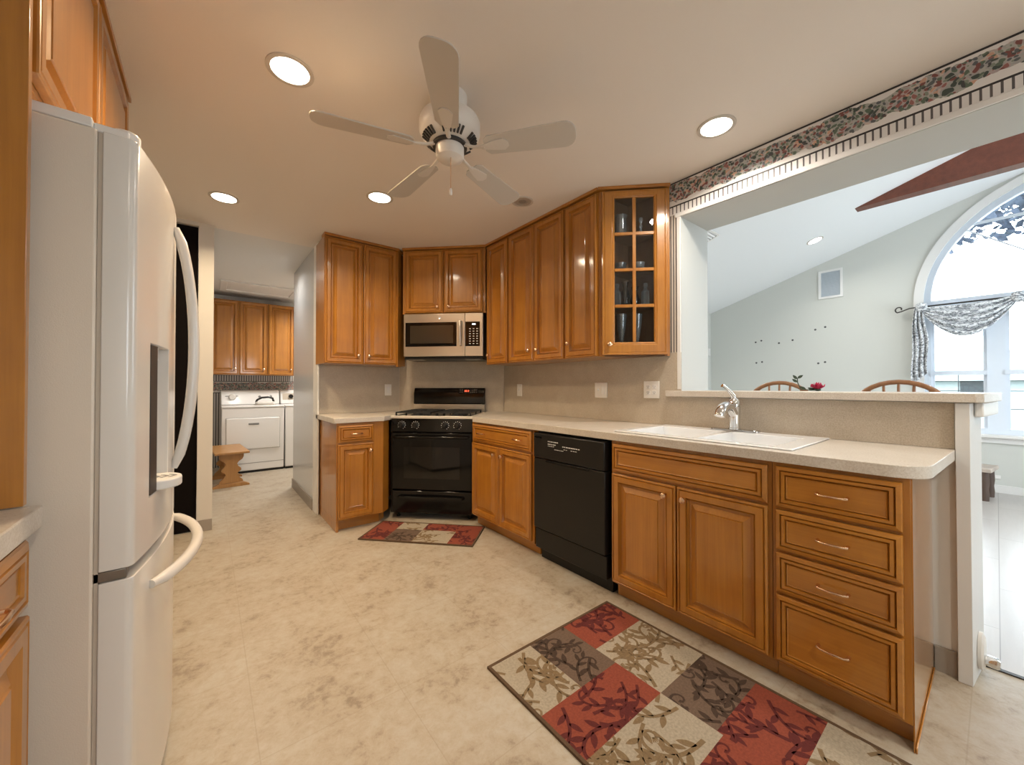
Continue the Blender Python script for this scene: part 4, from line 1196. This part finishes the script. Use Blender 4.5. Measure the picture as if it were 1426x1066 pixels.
obj('door_seam', bx(0.041, 0.659, -0.0009, 0.0, 0.316, 0.749), GREYP, t)
dd = obj('door', b, WHITEAP, t, bevel=0.01)
obj('door_handle', bx(0.29, 0.41, -0.024, -0.0175, 0.650, 0.675), GREYP, dd, bevel=0.003)
obj('kick_seam', bx(0.005, w_ if False else 0.705, -0.0015, 0.0, 0.128, 0.134), GREYP, t)
obj('timer_knob', lathe(B(), [(0.045, 0.0), (0.042, -0.02), (0.03, -0.03)], (0.13, 0.488, 1.02), 24, 'Y'), WHITEP, cons)
obj('timer_scale', xform(bx(0.05, 0.20, -0.003, 0.0, -0.002, 0.006), Matrix.Translation((0, 0.503, 1.03))), GREYP, cons)
obj('console_line', bx(0.2, 0.68, 0.5215, 0.525, 1.066, 1.070), GREYP, cons)
for x in (0.46, 0.60):
    obj('button', lathe(B(), [(0.018, 0.0), (0.016, -0.012)], (x, 0.502, 1.02), 16, 'Y'), GREYP, cons)
t, cons = washer('clothes_washer', 'white washer right of the dryer, mostly hidden by the hall wall', 0.872, 0.690)
obj('console_panel', xform(bx(0.03, 0.66, -0.003, 0.0, -0.055, 0.045), Matrix.Translation((0, 0.500, 1.02)) @ Matrix.Rotation(radians(-19), 4, 'X')), mat('console_beige', (0.5, 0.44, 0.36), 0.4), cons)
obj('dial', lathe(B(), [(0.032, 0.0), (0.03, -0.028), (0.02, -0.032)], (0.14, 0.492, 1.02), 20, 'Y'), BLACKS, cons)
# iron on the dryer
ir = thing('clothes_iron', 'white clothes iron with dark-edged handle lying on the dryer top', 'iron', (0.64, 6.52, 0.906), 0)
obj('soleplate', prism(B(), [(-0.13, 0.0), (-0.10, -0.045), (0.0, -0.058), (0.12, -0.055), (0.13, 0.0), (0.12, 0.055), (0.0, 0.058), (-0.10, 0.045)], 0, 0.012), STEEL, ir, bevel=0.002)
obj('shell', xform(prism(B(), [(-0.115, 0.0), (-0.09, -0.038), (0.0, -0.05), (0.112, -0.047), (0.12, 0.0), (0.112, 0.047), (0.0, 0.05), (-0.09, 0.038)], 0.0125, 0.05), Matrix.Identity(4)), WHITEP, ir, bevel=0.01)
obj('handle', tube(B(), [(-0.10, 0, 0.045), (-0.085, 0, 0.075), (-0.03, 0, 0.105), (0.05, 0, 0.112), (0.10, 0, 0.095), (0.115, 0, 0.045)], 0.014, 10), BLACKS, ir)
# trestle bench
bn = thing('trestle_bench', 'small oak trestle bench with scalloped ends in front of the dryer', 'bench', (0.205, 5.85, 0), radians(4))
obj('seat', bx(-0.165, 0.165, -0.39, 0.39, 0.388, 0.412), OAK, bn, bevel=0.005)
def trestle(y):
    half = [(0.045, 0.065), (0.075, 0.10), (0.11, 0.135), (0.092, 0.165), (0.062, 0.20), (0.085, 0.225), (0.115, 0.255), (0.085, 0.285), (0.075, 0.30), (0.115, 0.335), (0.13, 0.36), (0.13, 0.387)]
    half = [(0.115, 0.046), (0.108, 0.075), (0.075, 0.105), (0.055, 0.135), (0.062, 0.16), (0.095, 0.185), (0.092, 0.21), (0.065, 0.235), (0.055, 0.265), (0.07, 0.29), (0.105, 0.315), (0.118, 0.345), (0.118, 0.387)]
    pts = [(x, y, z) for x, z in half] + [(-x, y, z) for x, z in half[::-1]]
    return extrude_poly(B(), pts, (0, 0.024, 0))
for y in (-0.30, 0.27):
    e_ = obj('trestle_end', trestle(y), OAK, bn, bevel=0.003)
    obj('foot', extrude_poly(B(), [(-0.175, y-0.016, 0.0), (0.175, y-0.016, 0.0), (0.175, y-0.016, 0.018), (0.12, y-0.016, 0.045), (-0.12, y-0.016, 0.045), (-0.175, y-0.016, 0.018)], (0, 0.056, 0)), OAK, e_, bevel=0.003)
obj('stretcher', bx(-0.02, 0.02, -0.275, 0.269, 0.17, 0.23), OAK, bn, bevel=0.003)
# attic hatch frame
ah = thing('attic_hatch', 'white framed attic hatch on the laundry ceiling above the cabinets', 'hatch', (0, 0, 0))
obj('frame', plate_bm(rect(0.12, 1.00, 5.95, 6.56), [rect(0.19, 0.93, 6.02, 6.49)], 0.018, Matrix.Translation((0, 0, CZ-0.0185))), TRIM, ah, bevel=0.003)
obj('panel', bx(0.192, 0.928, 6.022, 6.488, CZ-0.006, CZ-0.0006), TRIM, ah)

# ------------------------------------------------------------------ dining room
bmw = obj('ceiling_beam', bx(5.50, 5.64, -3.08, 1.10, 3.105, 3.365), BEAMW, bevel=0.004)
tag(bmw, 'dark reddish-brown wooden beam crossing under the sloped dining room ceiling', 'beam')
def windsor(label, x, y):
    t = thing('windsor_stool', label, 'stool', (x, y, 0), 0, 'hoop-back stools behind the bar')
    obj('seat', lathe(B(), [(0.17, 0.70), (0.20, 0.71), (0.205, 0.725), (0.19, 0.738), (0.10, 0.732)], (0, 0, 0), 32), STOOLW, t)
    for sx in (-1, 1):
        for sy in (-1, 1):
            a = Vector((sx*0.12, sy*0.12, 0.703)); b_ = Vector((sx*0.20, sy*0.20, 0.0))
            pts = [a.lerp(b_, q/8) for q in range(9)]
            obj('leg', tube(B(), pts, [0.014, 0.018, 0.021, 0.017, 0.022, 0.018, 0.019, 0.015, 0.012], 10), STOOLW, t)
    fr_ = B(); z = 0.25; w = 0.12+0.08*(0.703-z)/0.703
    for p, q in (((-w, -w), (w, -w)), ((-w, w), (w, w)), ((-w, -w), (-w, w)), ((w, -w), (w, w))):
        tube(fr_, [(p[0], p[1], z), (q[0], q[1], z)], 0.011, 8)
    obj('foot_rails', fr_, STOOLW, t)
    hp = []
    hp.append((0.15, -0.155, 0.735)); hp.append((0.185, -0.19, 0.90))
    for i in range(17):
        a = pi - pi*i/16
        hp.append((0.205, 0.212*cos(a), 1.015+0.183*sin(a)))
    hp.append((0.185, 0.19, 0.90)); hp.append((0.15, 0.155, 0.735))
    obj('hoop_back', tube(B(), hp, 0.0145, 12), STOOLW, t)
    for i in range(5):
        yy = (i-2)*0.066
        zt = 1.015+0.183*sqrt(max(0, 1-(yy/0.212)**2))-0.008
        obj('spindle', tube(B(), [(0.155, yy*0.8, 0.733), (0.185, yy*0.9, 0.90), (0.205, yy, zt)], [0.008, 0.010, 0.007], 8), STOOLW, t)
    return t
windsor('hoop-back wooden stool peeking over the bar ledge behind the faucet', 3.10, 0.995)
windsor('hoop-back wooden stool peeking over the bar ledge near its open end', 3.10, 0.372)
# rose lying on the ledge
rs = thing('artificial_rose', 'crimson artificial rose with leaves lying on the bar ledge between the stools', 'flower', (2.73, 0.635, 1.1435))
random.seed(11)
b = B()
for ring, (n_, R_, hh, tilt) in enumerate(((5, 0.034, 0.030, 0.95), (5, 0.024, 0.036, 0.6), (4, 0.014, 0.040, 0.3))):
    for i in range(n_):
        a = 2*pi*i/n_+ring*0.6
        pts = []
        g = []
        for u_ in range(5):
            row = []
            for v_ in range(4):
                th_ = a+(u_-2)*0.26; rr = R_*(0.25+0.75*v_/3*tilt+0.1*(1-tilt))
                zz = 0.012+hh*(v_/3)-0.004*((u_-2)**2)*(v_/3)+random.uniform(-0.001, 0.001)
                row.append(b.verts.new((rr*cos(th_), rr*sin(th_), zz)))
            g.append(row)
        for u_ in range(4):
            for v_ in range(3):
                b.faces.new((g[u_][v_], g[u_+1][v_], g[u_+1][v_+1], g[u_][v_+1]))
ro = obj('petals', b, ROSE, rs); sm = ro.modifiers.new('thick', 'SOLIDIFY'); sm.thickness = 0.0015
obj('calyx', lathe(B(), [(0.004, 0.0), (0.014, 0.004), (0.016, 0.012), (0.006, 0.016)], n=12), LEAF, rs)
st = B()
tube(st, [(0, 0.0, 0.008), (0, 0.03, 0.006), (0, 0.08, 0.01), (0.0, 0.095, 0.05), (0.0, 0.096, 0.075)], 0.0028, 8)
sto = obj('stem', st, LEAF, rs)
for (y_, z_, a_) in ((0.096, 0.074, 0.6), (0.096, 0.070, 2.3), (0.095, 0.052, 2.5), (0.03, 0.008, 0.4), (0.055, 0.010, 2.6), (0.015, 0.008, 2.8)):
    b = B(); pts = leaf_shape(0, 0, -a_ if False else a_, 0.034, 0.010)
    extrude_poly(b, [(0.0, y_-p[0], z_+p[1]) for p in pts], (0.0012, 0, 0))
    obj('leaf', b, LEAF, sto)
# wall vent and screw holes
v = thing('wall_vent', 'white framed square return-air grille high on the dining gable wall', 'vent', (6.838, 1.435, 2.61), RR)
obj('frame', xform(plate_bm(rect(-0.135, 0.135, -0.20, 0.20), [rect(-0.105, 0.105, -0.17, 0.17)], 0.014, MY(-0.0142)), Matrix.Identity(4)), TRIM, v, bevel=0.002)
b = bx(-0.106, 0.106, -0.003, -0.0005, -0.171, 0.171)
for i in range(16):
    z = -0.16+i*0.0215
    extrude_poly(b, [(-0.104, -0.011, z), (-0.104, -0.003, z+0.012), (-0.104, -0.003, z+0.014), (-0.104, -0.011, z+0.002)], (0.208, 0, 0))
obj('louvres', b, GRILLE, v)
def yz_on_gable(px, py):
    F = Vector((sin(radians(38.4))*cos(radians(.6)), cos(radians(38.4))*cos(radians(.6)), sin(radians(.6))))
    R_ = Vector((cos(radians(38.4)), -sin(radians(38.4)), 0)); U_ = R_.cross(F)
    return F, R_, U_
HOLES = [(2.380, 1.874), (2.300, 1.893), (2.062, 1.834), (1.887, 1.863), (1.613, 1.987), (1.500, 2.012), (2.372, 1.546), (2.292, 1.557), (1.582, 1.502), (1.505, 1.516)]
for (y, z) in HOLES:
    o = obj('screw_hole', lathe(B(), [(0.014, 0.0), (0.013, -0.002), (0.004, -0.003)], n=10, axis='X'), HOLE)
    o.location = (6.8398, y, z)
    tag(o, 'small dark screw hole left in the pale dining room wall', 'screw hole', 'screw holes in the dining wall')
t = tag(obj('thermostat', bx(6.66, 6.76, 3.045, 3.0745, 1.70, 1.82), WHITEP, bevel=0.004), 'small white thermostat on the low dining side wall beside the pass-through jamb', 'thermostat')
reg = thing('ceiling_register', 'white slatted air register on the sloped dining ceiling by the jamb', 'vent', (4.16, 1.96, dz(1.96)-0.001), 0)
reg.rotation_euler = (-th, 0, 0)
b = B()
for q in ((-0.17, 0.17, -0.12, -0.095), (-0.17, 0.17, 0.095, 0.12), (-0.17, -0.145, -0.094, 0.094), (0.145, 0.17, -0.094, 0.094)):
    box(b, *q, -0.014, -0.001)
obj('frame', b, TRIM, reg, bevel=0.002)
b = B()
for i in range(6):
    y = -0.08+i*0.031
    extrude_poly(b, [(-0.144, y, -0.001), (-0.144, y+0.014, -0.018), (-0.144, y+0.017, -0.018), (-0.144, y+0.003, -0.001)], (0.288, 0, 0))
obj('slats', b, TRIM, reg)
# low bench-like stool under the window
fs = thing('log_stool', 'low rustic wooden stool with thick dark legs under the dining window', 'stool', (6.40, 0.235, 0), radians(-7))
obj('seat', bx(-0.19, 0.19, -0.22, 0.20, 0.295, 0.335), mat('pale_worn_wood', (0.45, 0.38, 0.32), 0.6, var=0.2), fs, bevel=0.008)
for sx in (-1, 1):
    for yy in (-0.165, 0.15):
        obj('leg', lathe(B(), [(0.032, 0.0), (0.035, 0.06), (0.030, 0.12), (0.036, 0.18), (0.033, 0.294)], (sx*0.135, yy, 0), 14), DARKW, fs)
# door bumper at the foot of the bar wall
bp = thing('door_bumper', 'white oval wall bumper with knob at the foot of the half wall', 'door stop', (2.452, 0.0530, 0.105), radians(-6.2))
obj('plate', xform(lathe(B(), [(0.05, 0.0), (0.05, -0.010), (0.040, -0.016)], n=28, axis='Y'), Matrix.Diagonal((0.75, 1, 1.5, 1))), WHITEP, bp)
obj('plunger', lathe(B(), [(0.020, -0.0165), (0.022, -0.03), (0.022, -0.048), (0.016, -0.055)], (0.0, 0, -0.03), 18, 'Y'), CHROME, bp)

# curtain scarf, rod
rod = thing('curtain_rod', 'thin dark iron curtain rod with scroll finial across the arched window', 'curtain rod', (0, 0, 0))
obj('pole', tube(B(), [(6.75, 0.60, 2.132), (6.75, -2.08, 2.132)], 0.009, 10), ROD, rod)
pts = [(6.75, 0.60, 2.132), (6.75, 0.66, 2.128), (6.75, 0.73, 2.10)]
for i in range(14):
    a = -2.1 - i*0.36; rr = 0.042*(1-i/20)
    pts.append((6.75, 0.735-0.0+rr*cos(a)*-1+0.01, 2.128+rr*sin(a)))
obj('finial', tube(B(), pts, 0.007, 8), ROD, rod)
for y in (0.50, -1.96):
    obj('bracket', tube(B(), [(6.816, y, 2.132), (6.751, y, 2.132)], 0.008, 8), ROD, rod)
def swag(name, y0, y1, z0, z1, sag, label, par=None):
    b = B(); NU, NV = 40, 44
    g = []
    for i in range(NU+1):
        u_ = i/NU; y = y0+(y1-y0)*u_; row = []
        for j in range(NV+1):
            v_ = j/NV
            s_ = sin(pi*u_)**0.85
            zt = z0+(z1-z0)*u_ - 0.035*s_
            z = zt - (0.05 + sag*s_)*v_
            x = 6.735 - 0.030*s_*sin(v_*pi) - 0.020*sin(v_*pi*9+0.8*sin(u_*5))*(0.35+s_)
            row.append(b.verts.new((x, y, z)))
        g.append(row)
    for i in range(NU):
        for j in range(NV):
            b.faces.new((g[i][j], g[i+1][j], g[i+1][j+1], g[i][j+1]))
    o = obj(name, b, TOILE, par, ang=80)
    s2 = o.modifiers.new('thick', 'SOLIDIFY'); s2.thickness = 0.003
    return o
cu = thing('scarf_valance', 'white and charcoal toile scarf valance draped over the arched window rod', 'curtain', (0, 0, 0))
swag('swag', 0.56, -0.145, 2.125, 2.15, 0.30, '', cu)
swag('swag', -0.155, -1.30, 2.15, 2.15, 0.34, '', cu)
swag('swag', -1.31, -2.02, 2.15, 2.12, 0.30, '', cu)
def tail(y0, w, ztop, zbot):
    b = B(); NU, NV = 28, 24; g = []
    for i in range(NU+1):
        u_ = i/NU; row = []
        for j in range(NV+1):
            v_ = j/NV
            ww = w*(0.55+0.45*min(1, v_*2.2))
            y = y0 - ww/2 + ww*u_ + 0.008*sin(v_*9)
            zb = zbot + 0.14*(1-u_)
            z = ztop + (zb-ztop)*v_
            x = 6.735 - 0.022*sin(u_*pi*6+v_*2)
            row.append(b.verts.new((x, y, z)))
        g.append(row)
    for i in range(NU):
        for j in range(NV):
            b.faces.new((g[i][j], g[i+1][j], g[i+1][j+1], g[i][j+1]))
    o = obj('tail', b, TOILE, cu, ang=80)
    s2 = o.modifiers.new('thick', 'SOLIDIFY'); s2.thickness = 0.003
tail(0.575, 0.135, 2.13, 1.19)
tail(-2.05, 0.135, 2.13, 1.19)
for y in (0.555, -0.150, -1.305, -2.02):
    kb = lathe(B(), [(0.012, -0.065), (0.04, -0.05), (0.05, -0.01), (0.046, 0.03), (0.02, 0.045)], (6.732, y, 2.132), 18)
    obj('knot', kb, TOILE, cu)

# ------------------------------------------------------------------ outside the window
struct('ground', bx(7.6, 60, -40, 40, -0.7, -0.6), mat('winter_lawn', (0.10, 0.115, 0.09), 0.9, var=0.2, vscale=0.6))
SID = mat('pale_siding', (0.30, 0.35, 0.35), 0.7)
ROOFM = mat('grey_shingle', (0.19, 0.24, 0.235), 0.8, var=0.15, vscale=5)
def house(label, x, y, w, dp, h):
    t = thing('neighbor_house', label, 'house', (x, y, -0.6), 0, 'houses beyond the window')
    obj('walls', bx(0, dp, -w/2, w/2, 0, h), SID, t)
    obj('roof', extrude_poly(B(), [(-0.4, -w/2-0.4, h+0.02), (dp+0.4, -w/2-0.4, h+0.02), (dp/2, -w/2-0.4, h+1.5)], (0, w+0.8, 0)), ROOFM, t)
    b = B()
    for yy in (-w*0.3, 0.0, w*0.3):
        box(b, -0.04, -0.005, yy-0.4, yy+0.4, 0.9, 2.0)
    obj('window', b, mat('house_window', (0.03, 0.04, 0.045), 0.2) if 'house_window' not in bpy.data.materials else bpy.data.materials['house_window'], t)
house('pale neighbor house with grey shingle roof seen through the left sash of the window', 26, 0.6, 8, 7, 2.0)
house('pale neighbor house seen low through the second window bay', 22, -9.5, 7, 7, 1.6)
tree = thing('bare_tree', 'large tree with bluish winter crown filling the top of the arched window', 'tree', (11.5, -2.6, -0.6))
BARK = mat('winter_bark', (0.05, 0.052, 0.056), 0.9)
CROWN = mat('blue_grey_foliage', (0.075, 0.095, 0.135), 0.9, var=0.5, vscale=6)
obj('trunk', tube(B(), [(0, 0, 0), (0.1, 0.05, 2.0), (0.0, 0.1, 4.0), (0.1, 0.3, 6.2)], [0.28, 0.22, 0.18, 0.10], 14), BARK, tree)
random.seed(21)
b = B()
for i in range(26):
    a = random.uniform(0, 6.28); r0 = random.uniform(0.9, 2.6); z = random.uniform(5.0, 6.2)
    tube(b, [(0.05, 0.25, z-0.4), (r0*0.5*cos(a), 0.25+r0*0.5*sin(a), z), (r0*cos(a), 0.3+r0*sin(a), z+random.uniform(-0.5, 0.6))], [0.06, 0.035, 0.012], 6)
obj('branches', b, mat('snowy_bark', (0.16, 0.18, 0.20), 0.8), tree)
b = B()
for i in range(9000):
    a = random.uniform(0, 6.28); rr = 2.9*sqrt(random.random()); zc = 4.75+2.1*random.random()**0.7+0.25*sin(a*3)
    x_, y_ = rr*cos(a), 0.4+rr*sin(a)*1.25
    s_ = random.uniform(0.05, 0.13)
    n = Vector((random.uniform(-1, 1), random.uniform(-1, 1), random.uniform(-1, 1))).normalized()
    u_ = n.orthogonal().normalized(); v_ = n.cross(u_)
    c0 = Vector((x_, y_, zc))
    b.faces.new([b.verts.new(c0+u_*s_*p+v_*s_*0.55*q) for p, q in ((-1, 0), (-0.3, -1), (0.8, -0.6), (1, 0.2), (0.2, 1))])
obj('crown', b, CROWN, tree, smooth=False)
